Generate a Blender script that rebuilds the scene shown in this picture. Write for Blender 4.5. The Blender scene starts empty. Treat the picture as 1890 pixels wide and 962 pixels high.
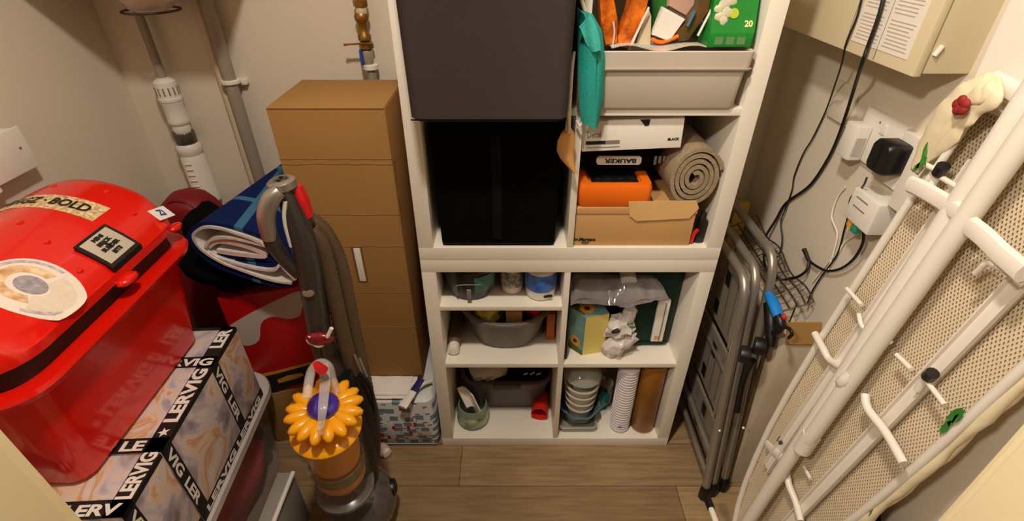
import bpy, bmesh, math, random
from mathutils import Vector, Matrix
random.seed(7)
PI = math.pi
C = bpy.context.scene.collection
# ------------------------------------------------------------------ camera
CAM = Vector((0, 0, 1.5)); F = 929.0; TH = math.radians(34.2)
cd = bpy.data.cameras.new('camera'); cam = bpy.data.objects.new('camera', cd); C.objects.link(cam)
cam.location = CAM; cam.rotation_euler = (PI / 2 - TH, 0, 0)
cd.sensor_width = 36; cd.lens = 36 * F / 1890; cd.clip_start = 0.02
bpy.context.scene.camera = cam
# ------------------------------------------------------------------ world, lamps, exposure
w = bpy.data.worlds.new('world'); bpy.context.scene.world = w; w.use_nodes = True
w.node_tree.nodes['Background'].inputs[0].default_value = (1.0, .84, .66, 1)
w.node_tree.nodes['Background'].inputs[1].default_value = .03
def area(name, loc, size, power, col, target=None):
    l = bpy.data.lights.new(name, 'AREA'); l.shape = 'DISK'; l.size = size; l.energy = power; l.color = col
    o = bpy.data.objects.new(name, l); C.objects.link(o); o.location = loc
    if target is not None:
        o.rotation_euler = (Vector(target) - Vector(loc)).to_track_quat('-Z', 'Y').to_euler()
    return o
area('closet_ceiling_lamp', (-.10, .38, 2.34), .13, 16.5, (1, .90, .79))
area('hall_ceiling_lamp', (-.62, -.22, 2.12), .12, 13, (1, .89, .76), (.35, .8, .8))
vs = bpy.context.scene.view_settings
vs.view_transform = 'Standard'; vs.look = 'None'; vs.gamma = 1; vs.exposure = 0.27; vs.use_curve_mapping = False

# ------------------------------------------------------------------ helpers
def at(px, py, X=None, Y=None, Z=None):
    """world point seen at a photo pixel, at the given depth plane"""
    u = (px - 945) / F; v = (py - 481) / F
    d = Vector((u, math.cos(TH) - v * math.sin(TH), -math.sin(TH) - v * math.cos(TH)))
    if Y is not None: t = Y / d.y
    elif X is not None: t = X / d.x
    else: t = (Z - 1.5) / d.z
    return CAM + d * t
def lin(c):
    return tuple((x / 12.92 if x <= .04045 else ((x + .055) / 1.055) ** 2.4) for x in (c[0] / 255, c[1] / 255, c[2] / 255)) + (1,)
MATS = {}
def mat(name, rgb, rough=.5, metal=0, var=.08, vs=6, bump=0, bs=60, trans=0, alpha=1, coat=0, spec=.5, rgb2=None):
    if name in MATS: return MATS[name]
    m = bpy.data.materials.new(name); m.use_nodes = True; nt = m.node_tree; N = nt.nodes; L = nt.links
    b = N['Principled BSDF']; c = lin(rgb)
    tc = N.new('ShaderNodeTexCoord')
    n = N.new('ShaderNodeTexNoise'); n.inputs['Scale'].default_value = vs; n.inputs['Detail'].default_value = 5
    L.new(tc.outputs['Object'], n.inputs['Vector'])
    r = N.new('ShaderNodeValToRGB'); L.new(n.outputs['Fac'], r.inputs[0])
    r.color_ramp.elements[0].position = .3; r.color_ramp.elements[1].position = .7
    c2 = lin(rgb2) if rgb2 else c
    r.color_ramp.elements[0].color = tuple(x * (1 - var) for x in c[:3]) + (1,)
    r.color_ramp.elements[1].color = tuple(min(1, x * (1 + var)) for x in c2[:3]) + (1,)
    L.new(r.outputs[0], b.inputs['Base Color'])
    b.inputs['Roughness'].default_value = rough; b.inputs['Metallic'].default_value = metal
    b.inputs['Transmission Weight'].default_value = trans; b.inputs['Alpha'].default_value = alpha
    b.inputs['Coat Weight'].default_value = coat; b.inputs['Specular IOR Level'].default_value = spec
    if bump:
        n2 = N.new('ShaderNodeTexNoise'); n2.inputs['Scale'].default_value = bs; L.new(tc.outputs['Object'], n2.inputs['Vector'])
        bp = N.new('ShaderNodeBump'); bp.inputs['Strength'].default_value = bump; bp.inputs['Distance'].default_value = .003
        L.new(n2.outputs['Fac'], bp.inputs['Height']); L.new(bp.outputs[0], b.inputs['Normal'])
    MATS[name] = m
    return m
def nodes_of(m):
    nt = m.node_tree; return nt, nt.nodes, nt.links, nt.nodes['Principled BSDF']

WM = {}
def wm(o): return WM.get(o.name, Matrix.Identity(4))
def thing(name, loc, label, cat, group=None, rz=0):
    o = bpy.data.objects.new(name, None); C.objects.link(o); o.empty_display_size = .05
    o.location = loc; o.rotation_euler = (0, 0, rz)
    WM[o.name] = Matrix.Translation(Vector(loc)) @ Matrix.Rotation(rz, 4, 'Z')
    tag(o, label, cat, group); return o
def tag(o, label=None, cat=None, group=None, kind=None):
    if label: o['label'] = label
    if cat: o['category'] = cat
    if group: o['group'] = group
    if kind: o['kind'] = kind
    return o
class B:
    """mesh builder working in world coordinates"""
    def __init__(s): s.bm = bmesh.new()
    def box(s, a, b, bev=0, M=None, seg=2):
        a = Vector(a); b = Vector(b)
        r = bmesh.ops.create_cube(s.bm, size=1)
        vsx = r['verts']
        T = Matrix.Translation((a + b) / 2) @ Matrix.Diagonal((abs(b.x - a.x), abs(b.y - a.y), abs(b.z - a.z), 1))
        if bev:
            bmesh.ops.transform(s.bm, matrix=T, verts=vsx)
            es = list({e for v in vsx for e in v.link_edges})
            rr = bmesh.ops.bevel(s.bm, geom=es, offset=bev, segments=seg, affect='EDGES', profile=.6)
            vv = list({v for f in rr['faces'] for v in f.verts})
            # every vertex of the bevelled cube belongs to the bevel faces
            if M: bmesh.ops.transform(s.bm, matrix=M, verts=vv)
        else:
            bmesh.ops.transform(s.bm, matrix=(M @ T) if M else T, verts=vsx)
        return s
    def loft(s, rings, cap0=True, cap1=True, closed=True):
        rs = [[s.bm.verts.new(Vector(p)) for p in r] for r in rings]
        n = len(rs[0])
        for i in range(len(rs) - 1):
            for j in range(n if closed else n - 1):
                k = (j + 1) % n
                try: s.bm.faces.new((rs[i][j], rs[i][k], rs[i + 1][k], rs[i + 1][j]))
                except ValueError: pass
        if cap0 and closed:
            try: s.bm.faces.new(list(reversed(rs[0])))
            except ValueError: pass
        if cap1 and closed:
            try: s.bm.faces.new(rs[-1])
            except ValueError: pass
        return s
    def tube(s, pts, r, seg=10, closed=False, flat=1, smooth=0):
        pts = [Vector(p) for p in pts]
        if smooth:
            rl0 = r if isinstance(r, (list, tuple)) else None
            pts, rr = catmull(pts, smooth, rl0)
            if rl0: r = rr
        n = len(pts); rl = r if isinstance(r, (list, tuple)) else [r] * n
        up = None; rings = []
        for i, p in enumerate(pts):
            if closed: d = pts[(i + 1) % n] - pts[i - 1]
            else: d = pts[min(i + 1, n - 1)] - pts[max(i - 1, 0)]
            d = d.normalized() if d.length > 1e-9 else Vector((0, 0, 1))
            if up is None: up = Vector((0, 0, 1)) if abs(d.z) < .9 else Vector((1, 0, 0))
            up = (up - d * up.dot(d)).normalized(); sd = d.cross(up)
            rings.append([p + (up * math.cos(a) * flat + sd * math.sin(a)) * rl[i] for a in [2 * PI * k / seg for k in range(seg)]])
        if closed: rings.append(rings[0]); s.loft(rings, False, False); bmesh.ops.remove_doubles(s.bm, verts=s.bm.verts, dist=1e-6)
        else: s.loft(rings)
        return s
    def lathe(s, prof, loc, axis=(0, 0, 1), seg=28, sx=1, sy=1, cap=True):
        q = Vector(axis).to_track_quat('Z', 'Y').to_matrix().to_4x4(); M = Matrix.Translation(Vector(loc)) @ q
        rings = [[M @ Vector((r * math.cos(2 * PI * k / seg) * sx, r * math.sin(2 * PI * k / seg) * sy, z)) for k in range(seg)] for r, z in prof]
        return s.loft(rings, cap, cap)
    def prism(s, poly, off):
        """poly: list of 3D points (planar), extruded by vector off"""
        off = Vector(off)
        return s.loft([[Vector(p) for p in poly], [Vector(p) + off for p in poly]])
    def sheet(s, fn, nu, nv, th=0):
        g = [[Vector(fn(i / nu, j / nv)) for j in range(nv + 1)] for i in range(nu + 1)]
        vs_ = [[s.bm.verts.new(p) for p in row] for row in g]
        fs = []
        for i in range(nu):
            for j in range(nv):
                fs.append(s.bm.faces.new((vs_[i][j], vs_[i + 1][j], vs_[i + 1][j + 1], vs_[i][j + 1])))
        if th:
            bmesh.ops.recalc_face_normals(s.bm, faces=fs)
            bmesh.ops.solidify(s.bm, geom=fs, thickness=th)
        return s
    def blob(s, c, r, sub=3, amp=0, freq=6, seed=0, M=None):
        from mathutils import noise
        rr = bmesh.ops.create_icosphere(s.bm, subdivisions=sub, radius=1)
        for v in rr['verts']:
            p = v.co.copy(); k = 1 + amp * noise.noise(p * freq * .5 + Vector((seed, seed * 2, 0)))
            q = Vector((p.x * r[0] * k, p.y * r[1] * k, p.z * r[2] * k))
            if M: q = M @ q
            v.co = q + Vector(c)
        return s
    def xf(s, M): s.bm.transform(M); return s
def catmull(p, n, rl=None):
    out = []; ro = []
    for i in range(len(p) - 1):
        a = p[max(i - 1, 0)]; b = p[i]; c = p[i + 1]; d = p[min(i + 2, len(p) - 1)]
        for k in range(n):
            t = k / n
            out.append(.5 * ((2 * b) + (c - a) * t + (2 * a - 5 * b + 4 * c - d) * t * t + (3 * b - a - 3 * c + d) * t ** 3))
            if rl: ro.append(rl[i] * (1 - t) + rl[i + 1] * t)
    out.append(p[-1]); ro.append(rl[-1] if rl else 0)
    return out, ro
def obj(name, b, m, parent=None, sm=40, label=None, cat=None, group=None, kind=None):
    bm = b.bm
    bmesh.ops.recalc_face_normals(bm, faces=bm.faces)
    me = bpy.data.meshes.new(name)
    o = bpy.data.objects.new(name, me); C.objects.link(o)
    if parent is not None:
        M = wm(parent); bm.transform(M.inverted()); o.parent = parent; WM[o.name] = M
    else:
        xs = [v.co for v in bm.verts]
        c = Vector(((min(v.x for v in xs) + max(v.x for v in xs)) / 2, (min(v.y for v in xs) + max(v.y for v in xs)) / 2, min(v.z for v in xs)))
        bm.transform(Matrix.Translation(-c)); o.location = c; WM[o.name] = Matrix.Translation(c)
    bm.to_mesh(me); bm.free()
    me.materials.append(m)
    if sm:
        me.polygons.foreach_set('use_smooth', [True] * len(me.polygons)); me.set_sharp_from_angle(angle=math.radians(sm))
    tag(o, label, cat, group, kind)
    return o
def rr(cx, cy, w, d, r, z, n=6, rz=0):
    """rounded rectangle ring"""
    pts = []; r = min(r, w / 2 - 1e-4, d / 2 - 1e-4)
    for qx, qy, a0 in ((1, 1, 0), (-1, 1, PI / 2), (-1, -1, PI), (1, -1, 1.5 * PI)):
        for k in range(n + 1):
            a = a0 + (PI / 2) * k / n
            x = qx * (w / 2 - r) + r * math.cos(a); y = qy * (d / 2 - r) + r * math.sin(a)
            pts.append(Vector((cx + x * math.cos(rz) - y * math.sin(rz), cy + x * math.sin(rz) + y * math.cos(rz), z)))
    return pts
def tub(b, cx, cy, z0, z1, w0, d0, w1, d1, r=.03, th=.003, rim=.012, rimh=.008, rz=0, r0=None):
    """open-topped vessel with a lip"""
    r0 = r if r0 is None else r0
    R = lambda w, d, z, q: rr(cx, cy, w, d, q, z, 6, rz)
    m = .12
    rings = [R(w0 - .02, d0 - .02, z0, r0), R(w0, d0, z0 + .006, r0), R(w1, d1, z1 - rimh, r), R(w1 + 2 * rim, d1 + 2 * rim, z1 - rimh, r + rim), R(w1 + 2 * rim, d1 + 2 * rim, z1 - .002, r + rim),
             R(w1 + 2 * rim - .006, d1 + 2 * rim - .006, z1, r + rim), R(w1 - 2 * th, d1 - 2 * th, z1, r - th), R(w0 - 2 * th, d0 - 2 * th, z0 + .01, max(r0 - th, .004)), R(w0 - .03, d0 - .03, z0 + .006, max(r0 - .01, .004))]
    b.loft(rings); return b
def text(s, size, o, xd, yd, m, parent, name='lettering', width=None, ext=.0003, center=False, bold=0, label=None):
    cu = bpy.data.curves.new('tmp', 'FONT'); cu.body = s; cu.size = size; cu.extrude = ext; cu.offset = bold
    cu.align_x = 'CENTER' if center else 'LEFT'; cu.align_y = 'CENTER' if center else 'BOTTOM_BASELINE'; cu.resolution_u = 3
    to = bpy.data.objects.new('tmp', cu); C.objects.link(to)
    me = bpy.data.meshes.new_from_object(to)
    bpy.data.objects.remove(to); bpy.data.curves.remove(cu)
    b = B(); b.bm.from_mesh(me); bpy.data.meshes.remove(me)
    if width and len(b.bm.verts):
        x0 = min(v.co.x for v in b.bm.verts); x1 = max(v.co.x for v in b.bm.verts)
        b.bm.transform(Matrix.Diagonal((width / (x1 - x0), 1, 1, 1)))
    xd = Vector(xd).normalized(); yd = Vector(yd); yd = (yd - xd * yd.dot(xd)).normalized(); zd = xd.cross(yd)
    M = Matrix((xd, yd, zd)).transposed().to_4x4(); M.translation = Vector(o)
    b.bm.transform(M)
    ob = obj(name, b, m, parent, sm=0)
    if label: ob['label'] = label
    return ob
def star(c, r, xd, yd, off, m, parent):
    xd = Vector(xd).normalized(); yd = Vector(yd).normalized()
    poly = [Vector(c) + (xd * math.cos(a) + yd * math.sin(a)) * (r if k % 2 == 0 else r * .42) for k, a in enumerate([PI / 2 + PI * i / 5 for i in range(10)])]
    b = B(); b.prism(poly, off); return obj('printed_star', b, m, parent, sm=0)
def RZ(c, a): return Matrix.Translation(Vector(c)) @ Matrix.Rotation(a, 4, 'Z') @ Matrix.Translation(-Vector(c))
def RA(c, ax, a): return Matrix.Translation(Vector(c)) @ Matrix.Rotation(a, 4, ax) @ Matrix.Translation(-Vector(c))

# ------------------------------------------------------------------ materials
wallm = mat('painted_wall', (222, 210, 190), .62, var=.03, vs=2, bump=.12, bs=120)
whitel = mat('white_laminate', (236, 228, 212), .35, var=.02, vs=2)
whitep = mat('white_plastic', (232, 226, 214), .32, var=.02)
jambm = mat('cream_gloss_paint', (232, 214, 172), .35, var=.03, vs=3)
blackp = mat('black_plastic', (14, 13, 13), .4, var=.1)
blackc = mat('black_fabric', (7, 6, 6), .9, var=.2, vs=30, bump=.3, bs=300, spec=.08)
greyf = mat('dark_grey_fabric', (66, 58, 57), .85, var=.06, vs=5, bump=.25, bs=500, spec=.15)
card = mat('brown_cardboard', (160, 120, 68), .8, spec=.2, var=.05, vs=4, bump=.15, bs=40)
cardd = mat('cardboard_crease', (120, 82, 40), .9)
kraft = mat('kraft_shoebox_card', (196, 150, 94), .7, var=.04)
redp = mat('red_glossy_plastic', (226, 22, 8), .22, var=.04, vs=3, coat=.3)
dred = mat('dark_red_fabric', (128, 0, 4), .6, var=.12, vs=8, bump=.2, bs=80)
steel = mat('brushed_aluminium', (170, 162, 150), .36, metal=.75, var=.08, vs=4)
steeld = mat('grey_step_metal', (140, 130, 116), .5, metal=.25, var=.12)
brass = mat('aged_brass', (150, 112, 48), .4, metal=.85, var=.25, vs=30)
ironw = mat('white_powder_coat', (236, 228, 214), .35, var=.02)
creamf = mat('cream_cotton_cover', (232, 216, 180), .8, var=.05, vs=10, bump=.3, bs=40)
dkgrey = mat('dark_grey_plastic', (54, 47, 43), .32, var=.08, coat=.2)
mgrey = mat('mid_grey_plastic', (102, 95, 88), .42, var=.05)
bgrey = mat('brownish_grey_plastic', (84, 73, 72), .42, var=.05)
yellowp = mat('amber_yellow_plastic', (250, 170, 14), .3, var=.05, coat=.2)
purple = mat('purple_plastic', (70, 44, 150), .22, coat=.4)
orangep = mat('orange_plastic', (236, 110, 16), .38, var=.06)
clearp = mat('clear_plastic', (225, 220, 215), .12, trans=.0, alpha=.28, var=.02)
crystal = mat('clear_shiny_plastic', (230, 225, 220), .06, alpha=.32, var=.02, coat=.5)
bluep = mat('bright_blue_rubber', (10, 130, 220), .45)
whitepaper = mat('white_paper', (234, 226, 214), .7, var=.03)
silver = mat('silver_foil', (240, 234, 226), .25, metal=.35, var=.1, vs=40, bump=.6, bs=60)
ink = mat('black_ink', (20, 17, 16), .6)
whiteink = mat('white_ink', (238, 230, 218), .6)
greyink = mat('grey_ink', (130, 120, 112), .7)
teal = mat('teal_cotton', (30, 152, 138), .8, var=.08, vs=20, bump=.25, bs=200)
greenb = mat('bright_green_card', (16, 128, 40), .35, var=.1, vs=14)
dkgreen = mat('dark_green_plastic', (6, 40, 27), .45, var=.12, spec=.25)
matm = mat('grey_beige_felt', (150, 132, 104), .95, var=.12, vs=60, bump=.5, bs=200)
woodsp = mat('light_wood', (206, 150, 84), .55, var=.12, vs=12)
redink = mat('red_print', (196, 20, 24), .55)

# ------------------------------------------------------------------ floor material
fm = bpy.data.materials.new('wood_plank_floor'); fm.use_nodes = True
nt, N, L, bs_ = nodes_of(fm)
tc = N.new('ShaderNodeTexCoord'); mp = N.new('ShaderNodeMapping'); L.new(tc.outputs['Object'], mp.inputs[0])
br = N.new('ShaderNodeTexBrick'); L.new(mp.outputs[0], br.inputs['Vector'])
br.inputs['Scale'].default_value = 1; br.inputs['Brick Width'].default_value = 1.1; br.inputs['Row Height'].default_value = .155
br.inputs['Mortar Size'].default_value = .0013; br.offset = .37
br.inputs['Color1'].default_value = lin((172, 144, 106)); br.inputs['Color2'].default_value = lin((142, 116, 82)); br.inputs['Mortar'].default_value = lin((90, 70, 46))
mp2 = N.new('ShaderNodeMapping'); mp2.inputs['Scale'].default_value = (2.2, 26, 1); L.new(tc.outputs['Object'], mp2.inputs[0])
n = N.new('ShaderNodeTexNoise'); n.inputs['Scale'].default_value = 3; n.inputs['Detail'].default_value = 8; L.new(mp2.outputs[0], n.inputs['Vector'])
rp = N.new('ShaderNodeValToRGB'); rp.color_ramp.elements[0].position = .3; rp.color_ramp.elements[1].position = .72
rp.color_ramp.elements[0].color = (.68, .66, .63, 1); rp.color_ramp.elements[1].color = (1.1, 1.08, 1.04, 1); L.new(n.outputs['Fac'], rp.inputs[0])
mx = N.new('ShaderNodeMixRGB'); mx.blend_type = 'MULTIPLY'; mx.inputs[0].default_value = 1; L.new(br.outputs['Color'], mx.inputs[1]); L.new(rp.outputs[0], mx.inputs[2])
L.new(mx.outputs[0], bs_.inputs['Base Color']); bs_.inputs['Roughness'].default_value = .42
bp = N.new('ShaderNodeBump'); bp.inputs['Strength'].default_value = .15; bp.inputs['Distance'].default_value = .002; L.new(n.outputs['Fac'], bp.inputs['Height']); L.new(bp.outputs[0], bs_.inputs['Normal'])

# ------------------------------------------------------------------ the room
XL, XR, YB = -1.12, .78, 1.5
def struct(name, b, m): return obj(name, b, m, sm=0, kind='structure')
fl = struct('floor', B().box((XL - .1, -1.3, -.05), (XR + .1, YB + .1, 0)), fm)
struct('wall_back', B().box((XL - .1, YB, 0), (XR + .1, YB + .1, 2.4)), wallm)
struct('wall_left', B().box((XL - .1, .25, 0), (XL, YB, 2.4)), wallm)
struct('wall_right', B().box((XR, .25, 0), (XR + .1, YB, 2.4)), wallm)
struct('ceiling', B().box((XL - .1, .13, 2.4), (XR + .1, YB + .1, 2.46)), wallm)
b = B(); b.box((XL - .1, .13, 0), (-.44, .25, 2.4)); b.box((.426, .13, 0), (XR + .1, .25, 2.4)); b.box((-.44, .13, 2.31), (.426, .25, 2.4))
struct('wall_front', b, wallm)
def jamb(x, s, name):
    b = B()
    b.box((x, .115, 0), (x - s * .03, .255, 2.31), .002)       # lining
    b.box((x - s * .002, .195, 0), (x + s * .0025, .21, 2.31), .001)   # stop bead
    b.box((x - s * .008, .245, 0), (x - s * .07, .268, 2.31), .005)
    b.box((x - s * .006, .095, 0), (x - s * .075, .13, 2.31), .006)
    struct(name, b, jambm)
jamb(-.416, 1, 'trim_1'); jamb(.412, -1, 'trim_2')

# ------------------------------------------------------------------ shelf units
KX0, KX1, KY0, KY1 = -.238, .532, 1.075, 1.465
LX0, LX1, RX0, RX1 = -.200, .139, .155, .494
def shelf_unit(z0, label, insert=False):
    t = thing('cube_shelf_unit', ((KX0 + KX1) / 2, (KY0 + KY1) / 2, z0), label, 'shelf unit', 'white cube shelf units')
    e = .0012
    for x in (KX0, LX0 - .038 + .732): obj('side_panel', B().box((x, KY0, z0 + .038), (x + .038, KY1, z0 + .732), e), whitel, t)
    obj('bottom_panel', B().box((KX0, KY0, z0), (KX1, KY1, z0 + .038), e), whitel, t)
    obj('top_panel', B().box((KX0, KY0, z0 + .732), (KX1, KY1, z0 + .77), e), whitel, t)
    obj('divider', B().box((LX1, KY0 + .001, z0 + .038), (RX0, KY1, z0 + .732), e), whitel, t)
    for x0, x1 in ((LX0, LX1), (RX0, RX1)):
        obj('shelf', B().box((x0, KY0 + .001, z0 + .377), (x1, KY1, z0 + .393), e), whitel, t)
    if insert: obj('insert_shelf', B().box((LX0, KY0 + .004, z0 + .598), (LX1, KY1, z0 + .612), e), whitel, t)
    for x in (KX0 + .02, KX1 - .02):
        obj('screw_cap', B().lathe([(.0045, 0), (.0045, .0012), (.003, .0016)], (x, KY0 + .012, z0 + .77)), greyink, t)
    return t
shelf_unit(0, 'white cube shelf unit standing on the wood floor, with an extra shelf', True)
shelf_unit(.7701, 'white cube shelf unit stacked on top, holding the dark grey and black boxes')

# dark grey storage box (upper left cell) and black one under it
t = thing('storage_box', (-.046, 1.18, 1.163), 'large dark grey fabric storage box jutting out of the upper shelf', 'storage box')
b = B(); R = lambda w, d, z, r: rr(-.046, 1.18, w, d, r, z, 5)
b.loft([R(.296, .386, 1.1645, .02), R(.312, .40, 1.172, .022), R(.326, .402, 1.52, .02), R(.33, .406, 1.525, .02), R(.33, .406, 1.56, .02), R(.32, .396, 1.562, .018)])
obj('box_body', b, greyf, t)
obj('box_seam', B().tube([(-.2, .9795, 1.1705), (.108, .9795, 1.1705)], .0015, 6), blackc, t)
t = thing('storage_box', (-.035, 1.26, .8081), 'black fabric storage box in the shelf cell below the dark grey one', 'storage box')
b = B(); R = lambda w, d, z, r: rr(-.035, 1.262, w, d, r, z, 4)
b.loft([R(.284, .35, .8085, .012), R(.29, .352, .815, .014), R(.302, .354, 1.115, .014), R(.302, .354, 1.12, .014), R(.294, .346, 1.12, .012), R(.284, .34, .83, .01)])
obj('box_body', b, blackc, t)
obj('front_strap', B().box((-.048, 1.081, .83), (-.025, 1.0865, 1.10), .002), mat('charcoal_strap', (17, 15, 14), .8, spec=.1), t)
obj('box_hem', B().tube([(-.176, 1.086, .815), (.106, 1.086, .815)], .003, 8), mat('charcoal_strap', (30, 27, 26)), t)

# ------------------------------------------------------------------ tall cardboard box
bx0, bx1, by0, by1, bz0, bz1 = -.573, -.296, 1.166, 1.41, .247, 1.135
t = thing('tall_cardboard_box', ((bx0 + bx1) / 2, (by0 + by1) / 2, bz0), 'tall brown cardboard box standing upright left of the white shelves', 'box')
b = B(); b.box((bx0, by0, bz0), (bx1, by1, bz1), .004, seg=2)
obj('carton', b, card, t)
obj('top_flap', B().box((bx0 + .001, by0 - .0015, bz1 - .001), (bx1 - .002, by1, bz1 + .002), .001), card, t)
def crease(y, x0=None, x1=None, w=.0009, amp=.0015):
    p0 = at(600, y, Y=by0); z = p0.z
    pts = [(bx0 + (bx1 - bx0) * k / 12, by0 - .0002, z + random.uniform(-1, 1) * amp) for k in range(13)]
    return pts
b = B()
for y in (293, 303, 396, 455, 540, 604): b.tube(crease(y), .0011, 6, flat=.7)
obj('crease', b, mat('cardboard_crease_light', (146, 108, 60), .8), t)
# handle hole with white paper behind
h0 = at(650, 456, Y=by0); h1 = at(676, 520, Y=by0); h1.x = h0.x + .026
b = B(); b.box((h0.x - .004, by0 - .0012, h1.z), (h1.x, by0 + .001, h0.z)); obj('hand_hole', b, cardd, t)
b = B(); b.box((h0.x + .003, by0 - .004, h1.z + .004), (h0.x + .021, by0 - .0012, h0.z - .003), .0008); obj('white_insert', b, whitep, t)
for (ya, yb_) in ((300, 345), (370, 412), (500, 560), (620, 650)):
    pa = at(725, ya, Y=by0); pb = at(735, yb_, Y=by0)
    obj('edge_slot', B().box((bx1 - .001, by0 + .012, pb.z), (bx1 + .0006, by0 + .018, pa.z)), cardd, t)
# patterned bag with papers under it
bgm = mat('printed_bag', (206, 208, 204), .5)
nt, N, L, bs_ = nodes_of(bgm)
tc = N.new('ShaderNodeTexCoord')
def mask(scale, thr, seed, dist='CHEBYCHEV', stretch=(1, 1, 1)):
    mp = N.new('ShaderNodeMapping'); mp.inputs['Location'].default_value = (seed, seed * .7, seed * .3); mp.inputs['Scale'].default_value = stretch
    L.new(tc.outputs['Object'], mp.inputs[0])
    v = N.new('ShaderNodeTexVoronoi'); v.distance = dist; v.inputs['Scale'].default_value = scale; v.inputs['Randomness'].default_value = .55
    L.new(mp.outputs[0], v.inputs['Vector'])
    mt = N.new('ShaderNodeMath'); mt.operation = 'LESS_THAN'; mt.inputs[1].default_value = thr; L.new(v.outputs['Distance'], mt.inputs[0]); return mt
prev = None; base = lin((214, 214, 208))
for sc, thr, sd, col, st in ((22, .3, 1, (108, 128, 140), (1, .02, 1.5)), (25, .22, 4, (170, 20, 30), (1.6, .02, .9)), (34, .2, 7, (90, 110, 116), (.8, .02, 2.2)), (36, .16, 9, (190, 30, 40), (2, .02, 2))):
    mk = mask(sc, thr, sd, stretch=st); mx = N.new('ShaderNodeMixRGB'); L.new(mk.outputs[0], mx.inputs[0]); mx.inputs[2].default_value = lin(col)
    if prev is None: mx.inputs[1].default_value = base
    else: L.new(prev.outputs[0], mx.inputs[1])
    prev = mx
L.new(prev.outputs[0], bs_.inputs['Base Color'])
t = thing('patterned_bag', (-.40, 1.24, 0), 'grey bag printed with small red and blue shapes beside the shelves', 'bag')
b = B(); R = lambda w, d, z, r: rr(-.402, 1.238, w, d, r, z, 5)
b.loft([R(.29, .31, .001, .02), R(.305, .325, .01, .025), R(.308, .328, .12, .03), R(.29, .30, .205, .03), R(.27, .27, .216, .03)])
obj('bag_body', b, bgm, t)
obj('bag_seam', B().tube([(-.55, 1.073, .012), (-.255, 1.073, .012)], .002, 6), mat('grey_seam', (150, 150, 146), .6), t)
b = B(); P = lambda x, y, z=.228: at(x, y, Z=z)
def crumple(x0, x1, y0, y1, z, seed, amp=.004):
    from mathutils import noise
    return lambda u, v: (x0 + (x1 - x0) * u, y0 + (y1 - y0) * v, z + amp * noise.noise(Vector((u * 4 + seed, v * 4, seed))) - .012 * max(0, .25 - v) * 4 * (1 if y0 < 1.15 else 0))
b.sheet(crumple(-.47, -.315, 1.09, 1.36, .234, 1), 14, 14, .0015)
b.sheet(crumple(-.485, -.33, 1.10, 1.37, .2395, 2, .003), 14, 14, .0015)
obj('paper_stack', b, whitepaper, label='crumpled white papers lying on the patterned bag under the box', cat='papers')
navy = mat('navy_card', (34, 30, 92), .5)
b = B(); a0 = at(778, 700, Z=.25); a1 = at(742, 752, Z=.238)
b.tube([a0, a0.lerp(a1, .45)], .012, 12, flat=.35); 
t = thing('wrapped_packet', a1, 'small navy and white packet on the papers beside the tall box', 'packet')
obj('navy_end', b, navy, t)
b = B(); b.tube([a0.lerp(a1, .45), a1], [.013, .016], 12, flat=.35); obj('white_end', b, whitepaper, t)
b = B(); c0 = at(796, 704, Z=.235); c1 = at(772, 716, Z=.236); b.tube([c0, c0.lerp(c1, .5) + Vector((0, 0, .006)), c1], .007, 10, smooth=4)
obj('white_cable_end', b, whitep, label='short white curved tube beside the navy packet', cat='tube')
# small bottle by the vacuum
q0 = at(716, 838, Z=.022); q1 = at(708, 795, Z=.022)
t = thing('small_bottle', (q1.x, q1.y, 0), 'small orange and white bottle lying on the floor by the patterned bag', 'bottle')
d = (q0 - q1)
q1 = Vector((q1.x, min(q1.y, 1.055), .021)); q0 = Vector((q0.x, q0.y, .021)); d = q0 - q1
b = B(); b.tube([q1, q1 + d * .12, q1 + d * .68, q1 + d * .75], [.012, .02, .02, .015], 16); obj('bottle_body', b, mat('orange_label', (210, 104, 40), .45, rgb2=(225, 215, 200), vs=30, var=.1), t)
b = B(); b.tube([q1 + d * .75, q1 + d * .97, q1 + d], [.016, .016, .012], 16); obj('bottle_cap', b, whitep, t)

# ------------------------------------------------------------------ contents: upper unit, right column
def shelfz(k): return {0: .0385, 1: .3935, 2: .8086, 3: 1.1636}[k]
# shoe box
t = thing('shoe_box', (.307, 1.25, .8086), 'brown kraft shoe box with a small black logo on the shelf', 'box')
obj('box_base', B().box((.158, 1.086, .8088), (.452, 1.44, .900), .002), kraft, t)
b = B(); b.box((.157, 1.084, .9), (.454, 1.442, .918), .0015); obj('lid', b, kraft, t)
b = B(); p = [at(1160, 372, Y=1.083), at(1285, 370, Y=1.083), at(1290, 384, Y=1.083), at(1272, 403, Y=1.083), at(1175, 408, Y=1.083), at(1162, 398, Y=1.083)]
p = [Vector((min(v.x, .47), 1.0835, v.z)) for v in p]; b.prism(p, (0, -.002, 0)); obj('lid_flap', b, mat('pale_kraft', (214, 172, 112), .65), t)
text('Dr.Martens', .014, at(1056, 445, Y=1.0855), (1, 0, 0), (0, 0, 1), ink, t, width=.058, bold=.0005)
b = B(); b.lathe([(.011, 0), (.0105, .0006)], at(1080, 448, Y=1.0855), (0, -1, 0), 20, sy=.45); obj('printed_logo', b, mat('olive_ink', (96, 84, 30), .6), t)
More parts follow.
